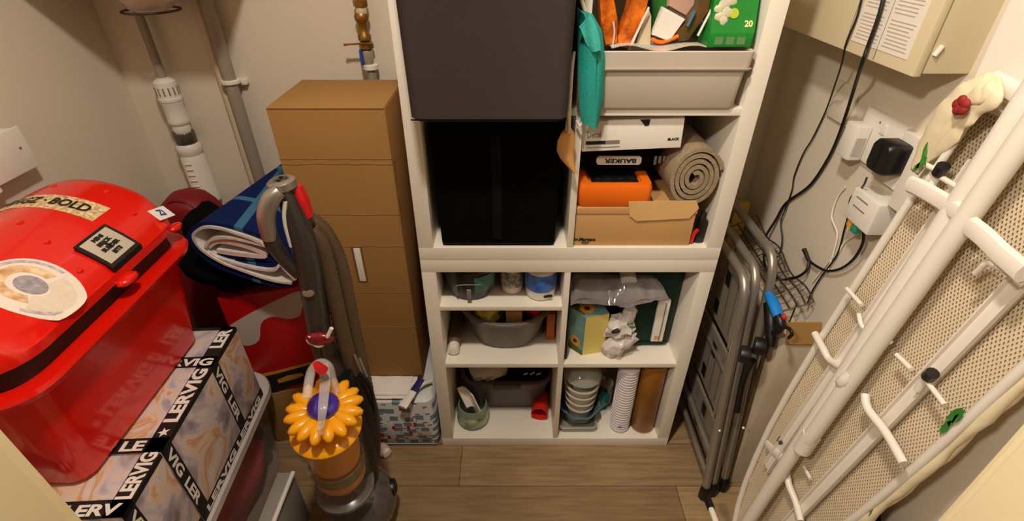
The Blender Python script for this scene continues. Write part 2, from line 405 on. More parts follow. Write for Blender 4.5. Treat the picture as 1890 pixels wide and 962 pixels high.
# orange case
t = thing('orange_case', (.247, 1.2, .918), 'orange plastic case with black inlay on top of the shoe box', 'case')
b = B(); R = lambda w, d, z, r: rr(.248, 1.178, w, d, r, z, 5)
b.loft([R(.168, .176, .9185, .014), R(.178, .186, .926, .016), R(.178, .186, .968, .016), R(.172, .18, .977, .016), R(.13, .15, .977, .01), R(.126, .146, .970, .01)])
obj('case_shell', b, orangep, t)
b = B(); b.box((.192, 1.105, .9705), (.305, 1.24, .978), .003)
for k in range(4): b.box((.2 + k * .027, 1.112, .977), (.214 + k * .027, 1.122 + .006 * (k % 2), .983), .002)
obj('black_inlay', b, blackp, t)
# black bag
t = thing('tool_bag', (.26, 1.3, .983), 'black tool bag with a white upside-down name label, lying under the white box', 'bag')
b = B(); R = lambda w, d, z, r, dx=0: rr(.262 + dx, 1.285, w, d, r, z, 5)
b.loft([R(.15, .24, .983, .03), R(.195, .27, .992, .03), R(.20, .28, 1.03, .03), R(.19, .27, 1.052, .03), R(.15, .23, 1.0565, .03)])
obj('bag_body', b, blackc, t)
l0 = at(1100, 304, Y=1.141); l1 = at(1185, 288, Y=1.141)
b = B(); zc = (l0.z + l1.z) / 2; xc = (l0.x + l1.x) / 2
ring = rr(xc, 0, l1.x - l0.x, l1.z - l0.z, .008, 0, 5); b.prism([Vector((p.x, 1.1425, zc + p.y)) for p in ring], (0, -.003, 0)); obj('name_label', b, whitep, t)
text('BAUKER', .0155, (xc + .004, 1.1385, zc), (-1, 0, 0), (0, 0, -1), ink, t, center=True, width=.076, bold=.0004)
b = B()
for k in range(3):
    g = at(1208 + 8 * k, 291, Y=1.141); b.box((g.x, 1.139, g.z - .018 + .004 * k), (g.x + .006, 1.1435, g.z + .004), .001)
obj('grey_emblem', b, greyink, t)
# flat white box
t = thing('flat_white_box', (.27, 1.25, 1.058), 'flat white printed box squeezed under the middle shelf', 'box')
Mt = RA((.158, 1.09, 1.06), 'Y', -.045)
b = B(); b.box((.159, 1.092, 1.0585), (.384, 1.36, 1.128), .002, M=Mt); obj('carton', b, whitepaper, t)
f = lambda x, z: (Mt @ Vector((x, 1.0915, z)))
xd = Mt.to_3x3() @ Vector((1, 0, 0)); zd = Mt.to_3x3() @ Vector((0, 0, 1))
text('Decal', .021, f(.17, 1.091), xd, zd, greyink, t, width=.03)
b = B(); b.prism([f(.168, 1.075), f(.212, 1.075), f(.212, 1.083), f(.168, 1.083)], (0, -.0006, 0)); obj('black_bar', b, ink, t)
b = B(); b.prism([f(.212, 1.075), f(.244, 1.075), f(.244, 1.083), f(.212, 1.083)], (0, -.0006, 0)); b.prism([f(.17, 1.067), f(.245, 1.067), f(.245, 1.0685), f(.17, 1.0685)], (0, -.0006, 0)); obj('grey_bar', b, greyink, t)
text('BLACK', .008, f(.352, 1.077), xd, zd, ink, t, width=.026, bold=.0004)
b = B(); b.prism([f(.285, 1.128), f(.308, 1.128), f(.306, 1.114), f(.298, 1.113)], (0, -.0008, 0)); obj('thumb_notch', b, ink, t)
# rolled mat
t = thing('rolled_mat', (.43, 1.26, .919), 'rolled grey-beige felt mat on the right of the shelf', 'mat')
b = B(); pts = []
for k in range(131):
    a = k / 130 * 2 * PI * 4.3; q = .18 + .82 * k / 130
    pts.append((.43 + .0595 * q * math.cos(-a + 2.2), .996 + .0735 * q * math.sin(-a + 2.2)))
th = .0045
def off(i, s):
    a = Vector(pts[max(i - 1, 0)]); c = Vector(pts[min(i + 1, 130)]); d = (c - a).normalized(); n_ = Vector((-d.y, d.x)); return Vector(pts[i]) + n_ * s * th
cs = [off(i, 1) for i in range(131)] + [off(i, -1) for i in range(130, -1, -1)]
nn = len(cs)
v0 = [b.bm.verts.new((p[0], 1.082, p[1])) for p in cs]; v1 = [b.bm.verts.new((p[0] - .012, 1.43, p[1])) for p in cs]
for i in range(nn):
    j = (i + 1) % nn; b.bm.faces.new((v0[i], v0[j], v1[j], v1[i]))
for i in range(130):
    b.bm.faces.new((v0[i], v0[i + 1], v0[nn - 2 - i], v0[nn - 1 - i])); b.bm.faces.new((v1[i + 1], v1[i], v1[nn - 1 - i], v1[nn - 2 - i]))
obj('felt_roll', b, matm, t, sm=60)
# black and red tool
t = thing('black_red_tool', (.476, 1.12, .8086), 'small black and red tool standing right of the shoe box', 'tool')
obj('black_handle', B().box((.468, 1.095, .809), (.490, 1.12, .875), .006, M=RA((.478, 1.1, .81), 'Y', .05)), blackp, t)
obj('black_neck', B().tube([(.4785, 1.107, .868), (.481, 1.112, .895)], [.007, .004], 10), blackp, t)
obj('red_part', B().tube([(.459, 1.095, .812), (.4615, 1.094, .838), (.468, 1.092, .852)], .005, 10, smooth=4), mat('signal_red', (206, 30, 26), .4), t)
# light grey open box
t = thing('light_grey_box', (.323, 1.23, 1.1636), 'light grey open storage box on the upper right shelf, full of packets', 'storage box')
b = B(); gx, gy = .3225, 1.225
R = lambda w, d, z, r: rr(gx, gy, w, d, r, z, 4)
b.loft([R(.292, .31, 1.164, .01), R(.298, .318, 1.17, .012), R(.307, .33, 1.245, .012), R(.316, .34, 1.246, .012), R(.322, .346, 1.282, .012), R(.318, .342, 1.284, .012), R(.306, .33, 1.282, .01), R(.286, .31, 1.18, .01)])
obj('box_body', b, mat('warm_light_grey_plastic', (196, 184, 168), .45, var=.03), t)
b = B(); b.loft([R(.318, .342, 1.2455, .012), R(.3235, .3475, 1.249, .012), R(.3235, .3475, 1.25, .012)]); obj('rim_step', b, mat('warm_grey_edge', (176, 164, 148), .45), t)
# packets in the grey box
def packet(name, pts4, th, m, label, cat, extra=None, y=1.12):
    """a soft packet whose outline is given at depth y"""
    P4 = [at(px, py, Y=y) for px, py in pts4]
    t = thing(name, sum(P4, Vector()) / len(P4) + Vector((0, th / 2, 0)), label, cat)
    b = B(); c = sum(P4, Vector()) / len(P4)
    rings = []
    for k, (s, yy) in enumerate(((.9, 0), (.98, th * .12), (1, th * .5), (.98, th * .88), (.9, th))):
        rings.append([Vector((c.x + (p.x - c.x) * s, y + yy, c.z + (p.z - c.z) * s)) for p in P4])
    b.loft(rings); obj('packet_body', b, m, t)
    return t
foil_or = mat('orange_foil_wrap', (170, 60, 8), .28, var=.3, vs=34, bump=1.0, bs=60, coat=.5, rgb2=(232, 120, 24))
tt = packet('wrapped_packet', [(1104, -40), (1128, -40), (1142, 40), (1140, 84), (1118, 88), (1108, 40)], .05, foil_or, 'glossy orange packet standing next to the teal cloth', 'packet', y=1.10)
b = B(); b.tube([at(1132, 40, Y=1.098), at(1134, 60, Y=1.096), at(1131, 84, Y=1.098)], .0035, 8, flat=.5, smooth=4); obj('barcode_patch', b, whitepaper, tt)
tt = packet('wrapped_packet', [(1175, -40), (1208, -40), (1196, 10), (1172, 82), (1158, 92), (1140, 84), (1138, 72), (1156, 30)], .045, foil_or, 'orange slanted packet with a pale side, in the grey box', 'packet', y=1.10)
b = B(); q = [at(px, py, Y=1.112) for px, py in ((1196, 12), (1202, 30), (1200, 92), (1160, 93), (1174, 80))]; b.prism(q, (0, .035, 0)); obj('pale_side', b, mat('pale_film', (206, 192, 160), .4, var=.1, vs=20), tt)
b = B(); q = [at(px, py, Y=1.1) for px, py in ((1196, 12), (1199, 14), (1162, 93), (1158, 92))]; b.prism(q, (0, -.002, 0)); obj('pale_edge', b, whitepaper, tt)
tt = packet('green_carton', [(1198, -40), (1262, -40), (1240, 10), (1206, 66), (1202, 78), (1202, 10)], .05, mat('mixed_green_card', (30, 104, 36), .4, var=.3, vs=20), 'dark green carton behind the white card', 'carton', y=1.15)
tt = packet('white_carton', [(1226, 14), (1266, 36), (1240, 72), (1230, 76), (1205, 66)], .03, whitepaper, 'plain white card box tilted in the middle of the grey box', 'carton', y=1.105)
obj('orange_edge', B().tube([at(1202, 72, Y=1.108), at(1222, 78, Y=1.108), at(1252, 66, Y=1.108)], .004, 8, smooth=3), orangep, tt)
tt = packet('striped_packet', [(1296, -40), (1322, -40), (1310, 20), (1272, 74), (1252, 78), (1244, 62), (1268, 40), (1290, 10)], .03, mat('brown_green_film', (52, 74, 34), .35, var=.5, vs=22, rgb2=(92, 60, 26)), 'dark green and brown striped packet leaning right of the white card', 'packet', y=1.108)
b = B(); b.tube([at(1282, 20, Y=1.106), at(1268, 48, Y=1.106)], .009, 8, flat=.3); obj('blue_patch', b, mat('dusty_blue_print', (70, 110, 130), .4), tt)
b = B(); b.tube([at(1318, 8, Y=1.105), at(1288, 66, Y=1.105)], .004, 8, flat=.6); obj('pale_edge', b, whitepaper, tt)
tt = packet('pink_packet', [(1236, -40), (1300, -40), (1296, 4), (1270, 34), (1232, 12)], .03, mat('dusty_pink_film', (190, 150, 130), .5, var=.1), 'dusty pink packet behind the white card at the frame top', 'packet', y=1.14)
b = B(); b.sheet(lambda u, v: (.2 + .19 * u, 1.075 + .2 * v, 1.286 + .006 * math.sin(u * 9) * math.cos(v * 6)), 12, 12, .002)
obj('pale_sheet', b, mat('pale_blue_film', (186, 192, 188), .4, var=.15, vs=20, rgb2=(214, 190, 160)), label='pale crumpled plastic film along the rim of the grey box', cat='film')
# green box reading 20
t = thing('green_box', (.437, 1.13, 1.286), 'bright green carton with the number 20, at the right end of the grey box', 'box')
Mg = RA((.437, 1.075, 1.287), 'X', -.42)
bb = (.388, 1.073, 1.287); 
b = B(); b.box((.391, 1.073, 1.287), (.478, 1.18, 1.314), .002); b.xf(Matrix.Identity(4)); 
q = [(.391, 1.0735, 1.313), (.478, 1.0735, 1.313), (.486, 1.13, 1.46), (.399, 1.13, 1.46)]
b.prism(q, (0, .05, -.005)); obj('carton', b, greenb, t)
nrm = Vector((0, .147, -.0565)).normalized(); upg = Vector((.0, .0565, .147)).normalized()
fp = lambda x, s: Vector((x + .05 * s, 1.0735, 1.313)) + upg * s - Vector((0, .0012, 0))
text('20', .016, fp(.456, .012), (1, 0, 0), upg, mat('pale_yellow_ink', (226, 222, 150), .5), t, bold=.0006)
b = B()
for (x, s, r_) in ((.405, .030, .010), (.414, .022, .008), (.402, .045, .009), (.418, .036, .011), (.411, .05, .012), (.424, .058, .010), (.434, .07, .012)):
    b.blob(fp(x, s), (r_, .0022, r_), 2, .4, 6, x * 50)
obj('flower_print', b, mat('white_flower_print', (222, 214, 196), .5, var=.15, vs=40, rgb2=(196, 190, 150)), t)
b = B(); b.lathe([(.006, 0), (.009, .001), (.0095, .0012)], fp(.432, .036), (0, -1, .35), 14); obj('yellow_dot', b, mat('lime_print', (176, 190, 40), .5), t)
b = B()
for k in range(3): b.box((.403 + k * .022, 1.0722, 1.292), (.419 + k * .022, 1.0731, 1.306))
obj('pale_print', b, mat('muted_green_print', (96, 132, 84), .5), t)

# teal cloth hanging, wooden shoe horn, straps
t = thing('teal_cloth', (.16, 1.045, 1.13), 'teal cotton cloth hanging in folds in front of the grey box', 'cloth')
def fold(ptsL, ptsR, y0, y1, name, mm):
    n_ = len(ptsL); b = B()
    def fn(u, v):
        i = min(int(v * (n_ - 1)), n_ - 2); f_ = v * (n_ - 1) - i
        a = (ptsL[i][0] + (ptsL[i + 1][0] - ptsL[i][0]) * f_, ptsL[i][1] + (ptsL[i + 1][1] - ptsL[i][1]) * f_)
        c = (ptsR[i][0] + (ptsR[i + 1][0] - ptsR[i][0]) * f_, ptsR[i][1] + (ptsR[i + 1][1] - ptsR[i][1]) * f_)
        y = y0 + (y1 - y0) * u + .004 * math.sin(u * 5 + v * 3)
        return at(a[0] + (c[0] - a[0]) * u, a[1] + (c[1] - a[1]) * u, Y=y)
    b.sheet(fn, 8, 22, .003); return obj(name, b, mm, t, sm=60)
fold([(1066, 14), (1067, 60), (1068, 120), (1070, 190), (1076, 226)], [(1080, 24), (1094, 60), (1100, 110), (1100, 190), (1100, 238)], 1.05, 1.03, 'fold', teal)
fold([(1078, 20), (1092, 50), (1098, 100), (1098, 170), (1098, 240)], [(1094, 26), (1112, 58), (1117, 110), (1114, 180), (1104, 232)], 1.03, 1.05, 'fold', teal)
fold([(1068, 50), (1076, 66), (1086, 84), (1094, 96)], [(1090, 26), (1100, 50), (1106, 76), (1108, 92)], 1.028, 1.022, 'fold', mat('light_teal_cotton', (66, 186, 172), .8, vs=20, bump=.25, bs=200))
obj('hanging_loop', B().tube([at(1068, -30, Y=1.05), at(1072, -5, Y=1.045), at(1080, 20, Y=1.045)], .004, 8, smooth=4), mat('cream_tape', (206, 196, 160), .7), t)
t = thing('wooden_shoe_horn', at(1047, 280, Y=1.05), 'light wooden shoe horn hanging on a white cord beside the black box', 'shoe horn')
b = B(); pr = [(1050, 236, 4), (1048, 246, 12), (1046, 262, 17), (1044, 280, 17), (1047, 295, 13), (1054, 308, 8), (1062, 320, 3)]
rings = []
for (x, y, h) in pr:
    c = at(x, y, Y=1.045); r_ = h * 1.05 / F
    rings.append([c + Vector((math.cos(a) * r_, math.sin(a) * .0045 + .35 * r_ * abs(math.cos(a)), 0)) for a in [2 * PI * k / 14 for k in range(14)]])
b.loft(rings); obj('horn_blade', b, woodsp, t)
obj('white_cord', B().tube([at(1060, 95, Y=1.05), at(1056, 120, Y=1.045), at(1052, 180, Y=1.045), at(1048, 240, Y=1.045)], [.003, .004, .004, .006], 8, smooth=5), whitepaper, t)
obj('cord_sleeve', B().tube([at(1048, 205, Y=1.045), at(1049, 244, Y=1.045)], [.006, .009], 10, flat=.5), mat('cream_tape', (206, 196, 160)), t)
t = thing('leather_strap', at(1066, 140, Y=1.062), 'brown leather strap with a white loop hanging behind the teal cloth', 'strap')
obj('strap', B().tube([at(1068, 60, Y=1.065), at(1068, 120, Y=1.062), at(1066, 190, Y=1.062)], [.006, .009, .008], 8, flat=.35, smooth=4), mat('tan_leather', (140, 92, 44), .6), t)
obj('white_loop', B().tube([at(1068, 188, Y=1.06), at(1078, 196, Y=1.055), at(1079, 215, Y=1.055), at(1071, 232, Y=1.057), at(1064, 222, Y=1.06)], .0028, 8, smooth=5), whitep, t)

# ------------------------------------------------------------------ contents: lower unit
# left column top
zt = .6125
t = thing('round_tub', (-.115, 1.17, zt), 'round black tub with a green patch at the left of the top shelf', 'tub')
obj('tub_body', B().lathe([(.045, 0), (.058, .004), (.068, .03), (.074, .07), (.076, .105), (.072, .107), (.066, .1)], (-.118, 1.163, zt), seg=36), mat('dark_slate_plastic', (24, 26, 27), .35, var=.1), t)
obj('green_label', B().sheet(lambda u, v: (-.118 + (.0705 + .006 * v) * math.cos(-1.35 + 1.0 * u), 1.163 + (.0705 + .006 * v) * math.sin(-1.35 + 1.0 * u), zt + .035 + .055 * v), 10, 4, .0008), mat('teal_green_label', (50, 110, 100), .5, var=.2, vs=30), t)
obj('clasp', B().box((-.124, 1.086, zt + .018), (-.112, 1.096, zt + .05), .002), greyink, t)
obj('handle', B().tube([(-.15, 1.1, zt + .03), (-.152, 1.092, zt + .06), (-.13, 1.088, zt + .068), (-.085, 1.094, zt + .064)], .0018, 6, smooth=5), greyink, t)
t = thing('small_tub', (0, 1.16, zt), 'small white tub with a dark label between the black and blue tubs', 'tub')
obj('tub_body', B().lathe([(.026, 0), (.03, .003), (.031, .085), (.029, .088)], (0, 1.163, zt)), whitep, t)
obj('label_band', B().lathe([(.0314, .022), (.0318, .024), (.0318, .072), (.0314, .074)], (0, 1.163, zt), cap=False), mat('dark_spotted_label', (60, 50, 44), .5, var=.6, vs=60, rgb2=(170, 160, 150)), t)
t = thing('paint_tub', (.08, 1.145, zt), 'white and blue paint tub at the right end of the top shelf', 'tub')
obj('tub_body', B().lathe([(.036, 0), (.041, .004), (.045, .095), (.047, .096), (.047, .108), (.043, .11)], (.081, 1.142, zt), seg=36), whitep, t)
obj('blue_label', B().lathe([(.0425, .03), (.0432, .032), (.0458, .086), (.0452, .088)], (.081, 1.142, zt), cap=False, seg=36), mat('royal_blue_label', (24, 70, 176), .4, var=.3, vs=25, rgb2=(70, 120, 200)), t)
obj('black_strip', B().box((.088, 1.0995, zt + .014), (.112, 1.104, zt + .021), .001, M=RA((.09, 1.1, zt + .02), 'Y', -.12)), ink, t)
# middle basin
def basin(t, cx, cy, z0, z1, w0, d0, w1, d1, m, r):
    b = B(); tub(b, cx, cy, z0, z1, w0, d0, w1, d1, r=r, th=.003, rim=.009, rimh=.010, r0=r * .75); obj('basin_body', b, m, t)
t = thing('plastic_basin', (-.02, 1.25, .3935), 'grey oval plastic basin of kitchen bits on the middle shelf', 'basin')
basin(t, -.018, 1.235, .394, .53, .21, .19, .27, .265, mgrey, .12)
obj('basin_groove', B().tube([p for p in rr(-.018, 1.235, .284, .279, .125, .5215, 8)], .0025, 8, closed=True), mgrey, t)
t = thing('yellow_packet', (-.075, 1.19, .5), 'shiny yellow packet in the grey basin', 'packet')
obj('packet_body', B().blob((-.073, 1.19, .505), (.045, .05, .042), 3, .35, 5, 3), mat('yellow_cellophane', (210, 170, 30), .25, var=.35, vs=30, coat=.5, rgb2=(230, 210, 90)), t)
obj('green_end', B().blob((-.035, 1.185, .497), (.014, .035, .035), 2, .3, 5, 5), mat('moss_green_film', (70, 90, 24), .4, var=.2), t)
obj('beige_block', B().box((-.018, 1.135, .41), (.030, 1.2, .55), .002, M=RA((0, 1.15, .5), 'X', .1)), mat('beige_card', (206, 156, 104), .7), label='beige cardboard box standing in the grey basin', cat='box')
obj('red_packet', B().blob((.073, 1.185, .53), (.032, .04, .04), 3, .4, 6, 8), mat('red_cellophane', (196, 22, 24), .35, var=.3, vs=30), label='red crinkled packet in the grey basin', cat='packet')
t = thing('brown_bottle', (-.175, 1.2, .3935), 'brown bottle with a white cap lying left of the grey basin', 'bottle')
obj('bottle_body', B().tube([(-.178, 1.135, .4145), (-.178, 1.15, .4155), (-.178, 1.3, .4165), (-.178, 1.32, .4165)], [.014, .0205, .0205, .012], 18), mat('brown_label', (112, 88, 60), .5, var=.2, vs=30), t)
obj('bottle_cap', B().tube([(-.178, 1.108, .412), (-.178, 1.111, .412), (-.178, 1.137, .4135)], [.013, .0165, .0165], 18), whitep, t)
obj('orange_box', B().box((.1335, 1.18, .394), (.108, 1.30, .50), .002), mat('burnt_orange_card', (186, 92, 26), .6), label='orange card box standing right of the grey basin', cat='box')
# bottom basin
t = thing('plastic_basin', (-.02, 1.3, .0385), 'brownish grey plastic basin with a handle rim on the bottom shelf', 'basin')
basin(t, -.018, 1.305, .039, .200, .25, .20, .30, .25, bgrey, .05)
obj('handle_grip', B().box((-.065, 1.162, .176), (.03, 1.172, .202), .004), bgrey, t)
b = B()
for (x, y, w_) in ((-.10, 1.25, .05), (-.06, 1.26, .045)): b.blob((x, y, .195), (w_, .06, .032), 3, .3, 4, x * 9)
obj('white_towel', b, whitepaper, label='white folded towel in the left of the bottom basin', cat='towel')
t = thing('black_pouch', (.05, 1.27, .2), 'black pouch with white markings in the bottom basin', 'pouch')
obj('pouch_body', B().blob((.045, 1.265, .205), (.065, .065, .035), 3, .2, 4, 2), blackc, t)
b = B()
for k in range(3): b.tube([(.04 + .022 * k, 1.201, .214), (.054 + .022 * k, 1.199, .222 + .004 * (k % 2))], .0035, 6, flat=.4)
obj('white_marks', b, whiteink, t)
t = thing('glass_jar', (-.14, 1.16, .0385), 'round glass jar with a green label at the bottom left', 'jar')
obj('jar_body', B().lathe([(.048, 0), (.054, .006), (.055, .02), (.055, .066), (.050, .076), (.049, .084), (.045, .084), (.047, .075), (.051, .065), (.051, .012), (.045, .006)], (-.136, 1.156, .039), seg=36), mat('pale_green_glass', (150, 160, 140), .15, alpha=.6, coat=.5), t)
obj('green_label', B().lathe([(.0554, .016), (.0562, .018), (.0562, .060), (.0554, .062)], (-.136, 1.156, .039), cap=False, seg=36), mat('leaf_green_label', (60, 120, 40), .45, var=.5, vs=30, rgb2=(170, 186, 150)), t)
b = B(); b.sheet(lambda u, v: (-.185 + .055 * u + .03 * (1 - v), 1.13 + .015 * math.sin(u * 4) + .02 * v, .128 + .075 * v - .02 * u), 10, 10, .004)
obj('white_rag', b, whitepaper, label='white rag tucked between jar and bottom basin', cat='rag')
obj('red_cup', B().lathe([(.020, 0), (.024, .003), (.03, .085), (.027, .085), (.021, .008)], (.108, 1.235, .0690), (-.15, -1, .0)).xf(Matrix.Identity(4)), mat('red_translucent_plastic', (214, 44, 26), .3, var=.05), label='red plastic cup lying at the right of the bottom shelf', cat='cup')
# right column middle
t = thing('green_case', (.41, 1.3, .3935), 'dark green hard case standing in the right middle cell', 'case')
b = B(); R = lambda w, d, z, r: rr(.405, 1.3, w, d, r, z, 5)
b.loft([R(.15, .285, .394, .015), R(.165, .30, .402, .02), R(.172, .302, .58, .022), R(.172, .302, .70, .022), R(.16, .29, .712, .02)])
obj('case_shell', b, dkgreen, t)
obj('case_ridge', B().tube([(.322, 1.1495, .415), (.40, 1.148, .413), (.48, 1.1495, .415)], .003, 8), dkgreen, t)
g0 = at(1207, 628, Y=1.147); g1 = at(1240, 552, Y=1.147)
obj('white_latch', B().box((g0.x - .012, 1.140, g0.z), (g0.x + .024, 1.151, g1.z), .003), whitep, t)
obj('latch_groove', B().box((g0.x + .010, 1.1385, g0.z + .006), (g0.x + .013, 1.1405, g1.z - .01)), greyink, t)
b = B(); b.box((g0.x - .004, 1.1385, g0.z + .01), (g0.x + .009, 1.1405, g0.z + .024)); obj('latch_window', b, mat('beige_card', (206, 156, 104)), t)
# sunflower carton
t = thing('sunflower_carton', (.235, 1.16, .3935), 'yellow and blue carton printed with sunflowers in the right middle cell', 'carton')
foot = [(.172, 1.155), (.215, 1.112), (.285, 1.128), (.262, 1.2), (.19, 1.2)]
yel = mat('pale_yellow_card', (226, 206, 110), .55, var=.04)
blu = mat('sky_blue_card', (90, 140, 170), .55, var=.15, vs=20, rgb2=(120, 150, 120))
b = B(); b.loft([[Vector((x, y, .394)) for x, y in foot], [Vector((x, y, .545)) for x, y in foot]]); obj('carton', b, yel, t, sm=0)
dl = Vector((.043, -.043, 0)); nl = Vector((-.7071, -.7071, 0)); o0 = Vector((.172, 1.155, .394))
b = B(); b.prism([o0 + nl * .0006, o0 + dl + nl * .0006, o0 + dl + nl * .0006 + Vector((0, 0, .151)), o0 + nl * .0006 + Vector((0, 0, .151))], nl * .0008); obj('blue_panel', b, blu, t, sm=0)
b = B(); b.prism([Vector((x, y, .5455)) for x, y in foot], (0, 0, .001)); obj('blue_top', b, blu, t, sm=0)
sun = mat('sunflower_petal_print', (226, 160, 30), .55, var=.1); brn = mat('sunflower_core_print', (80, 36, 16), .6); moss = mat('leaf_print', (80, 90, 24), .6, var=.2)
def sunflower(c, n_, u_, r_):
    n_ = Vector(n_).normalized(); u_ = Vector(u_).normalized(); s_ = n_.cross(u_)
    poly = [Vector(c) + (u_ * math.cos(a) + s_ * math.sin(a)) * (r_ if k % 2 else r_ * .72) for k, a in enumerate([2 * PI * i / 24 for i in range(24)])]
    fl_ = obj('printed_sunflower', B().prism(poly, n_ * .0006), sun, t, sm=0)
    poly = [Vector(c) + n_ * .0006 + (u_ * math.cos(a) + s_ * math.sin(a)) * r_ * .36 for a in [2 * PI * i / 14 for i in range(14)]]
    obj('flower_core', B().prism(poly, n_ * .0005), brn, fl_, sm=0)
    return fl_
sunflower(o0 + dl * .5 + nl * .0015 + Vector((0, 0, .042)), nl, (0, 0, 1), .021)
b = B(); b.prism([o0 + nl * .0015, o0 + dl + nl * .0015, o0 + dl + nl * .0015 + Vector((0, 0, .016)), o0 + nl * .0015 + Vector((0, 0, .03))], nl * .0004); obj('leaf_band', b, moss, t, sm=0)
sunflower((.222, 1.15, .5468), (0, 0, 1), (1, 0, 0), .026)
b = B(); b.prism([(.175, 1.156, .5468), (.213, 1.118, .5468), (.2, 1.165, .5468), (.19, 1.195, .5468)], (0, 0, .0004)); obj('leaf_band', b, moss, t, sm=0)
# white bag bundle
t = thing('white_plastic_bundle', (.32, 1.13, .3935), 'crumpled white plastic bundle leaning on the sunflower carton', 'bag')
wpl = mat('white_film', (216, 206, 198), .3, var=.08, vs=30, bump=.5, bs=40)
Mx = Matrix.Rotation(.35, 3, 'Y')
b = B(); b.blob((.322, 1.116, .440), (.056, .03, .030), 3, .5, 6, 4, Matrix.Rotation(-.75, 3, 'Y')); obj('lower_lobe', b, wpl, t, 70)
b = B(); b.blob((.318, 1.128, .497), (.042, .036, .034), 3, .6, 7, 9, Matrix.Rotation(-.5, 3, 'Y')); obj('upper_lobe', b, wpl, t, 70)
b = B(); b.blob((.345, 1.135, .535), (.018, .022, .04), 3, .5, 6, 12); obj('bunched_neck', b, wpl, t, 70)
obj('dark_opening', B().blob((.302, 1.0955, .508), (.015, .007, .0055), 2, M=Matrix.Rotation(-.5, 3, 'Y')), ink, t)
obj('green_tie', B().tube([(.335, 1.105, .525), (.345, 1.108, .512), (.362, 1.115, .508)], .0025, 6, smooth=4), mat('green_tape', (60, 130, 80), .5), t)
# clear bag
b = B()
from mathutils import noise as _n
def cb(u, v):
    x = .163 + (.225 + .05 * (1 - v) ** 3) * u; y = 1.088 + .19 * v + .01 * math.sin(u * 8)
    z = .618 + .04 * math.sin(PI * min(1, v * 1.6)) + .010 * _n.noise(Vector((u * 8, v * 6, 3))) + .012 * u - .016 * (1 - v) * (1 - abs(u - .4)) + .007 * abs(_n.noise(Vector((u * 16, v * 4, 8))))
    return (x, y, z)
b.sheet(cb, 26, 18, .0015); b.sheet(lambda u, v: Vector(cb(u * .9, v * .9)) + Vector((.01, .006, .010 + .004 * math.sin(u * 11))), 26, 18, .0015)
obj('clear_plastic_bag', b, mat('grey_clear_film', (150, 142, 138), .12, alpha=.45, var=.3, vs=14, bump=1.0, bs=30, coat=.6), sm=80, label='crumpled clear plastic bag lying on top of the carton and case', cat='bag')
obj('paper_roll', B().lathe([(.012, 0), (.022, .001), (.022, .06), (.012, .062)], (.325, 1.12, .668), (0, 1, .15), sy=.8), mat('grey_paper_roll', (196, 190, 180), .7), label='small pale paper roll inside the clear plastic bag', cat='paper roll')
obj('black_stick', B().tube([(.1615, 1.10, .396), (.1625, 1.1, .43), (.1625, 1.10, .52)], [.0065, .0055, .003], 10), blackp, label='thin black stick standing against the shelf divider', cat='stick')
# right column bottom
t = thing('amber_bottle', (.452, 1.13, .0385), 'tall amber brown cylinder at the right end of the bottom shelf', 'bottle')
amber = mat('amber_brown_plastic', (132, 80, 16), .4, var=.12, vs=8, rgb2=(146, 92, 22))
obj('bottle_body', B().lathe([(.026, 0), (.036, .003), (.0405, .012), (.0405, .30), (.038, .315), (.02, .325)], (.4505, 1.13, .039), seg=36), amber, t)
t = thing('paper_cup_stack', (.385, 1.12, .0385), 'tall stack of white paper cups next to the amber cylinder', 'cups')
b = B(); pr = []
z = 0
for k in range(24): pr += [(.0320, .012 * k), (.0325, .012 * k + .009), (.0338, .012 * k + .0095), (.0338, .012 * k + .0115)]
b.lathe([(.026, 0), (.028, 0)] + [(r_, z_ + .004) for r_, z_ in pr] + [(.03, .296)], (.3715, 1.125, .039), seg=28); obj('nested_cups', b, mat('white_cup_card', (222, 214, 214), .5, var=.05), t, 50)
obj('printed_mark', B().lathe([(.008, 0), (.006, .001)], (.366, 1.0925, .075), (-.1, -1, 0), 14, sy=.6), mat('violet_ink', (110, 100, 150), .6), t)
t = thing('flat_container', (.215, 1.13, .0385), 'flat clear food container at the bottom of the bowl stack', 'container')
b = B(); tub(b, .225, 1.155, .039, .07, .115, .11, .125, .12, r=.015, rim=.004, rimh=.004); obj('container_body', b, mat('frosted_clear', (170, 170, 150), .25, alpha=.7), t)
t = thing('octagonal_bowl', (.235, 1.155, .07), 'blue-grey eight-sided glass bowl under the nested tubs', 'bowl')
def oc(r_, z_): return [Vector((.232 + r_ * math.cos(PI / 8 + PI / 4 * k), 1.155 + r_ * math.sin(PI / 8 + PI / 4 * k), z_)) for k in range(8)]
b = B(); b.loft([oc(.04, .0705), (oc(.05, .074)), oc(.072, .125), oc(.0745, .127), oc(.069, .127), oc(.046, .079)]); obj('bowl_body', b, mat('blue_grey_glass', (92, 122, 134), .15, alpha=.85, var=.1, coat=.4), t, 20)
t = thing('nested_tubs', (.232, 1.155, .085), 'stack of nested translucent cream tubs standing in the blue bowl', 'tubs')
trt = mat('translucent_cream_plastic', (204, 196, 176), .3, alpha=.9, var=.05)
for k in range(4):
    z_ = .082 + .034 * k; s = 1 + .07 * k
    obj('tub', B().lathe([(.032 * s, 0), (.036 * s, .002), (.045 * s, .046), (.049 * s, .047), (.049 * s, .051), (.043 * s, .051), (.035 * s, .006)], (.232, 1.155, z_), seg=32), trt, t)
obj('glass_lid', B().lathe([(.058, 0), (.062, .004), (.06, .012), (.045, .032), (.02, .044), (.004, .046)], (.232, 1.155, .262), seg=32), mat('clear_lid_glass', (196, 190, 176), .1, alpha=.55, coat=.5), t)
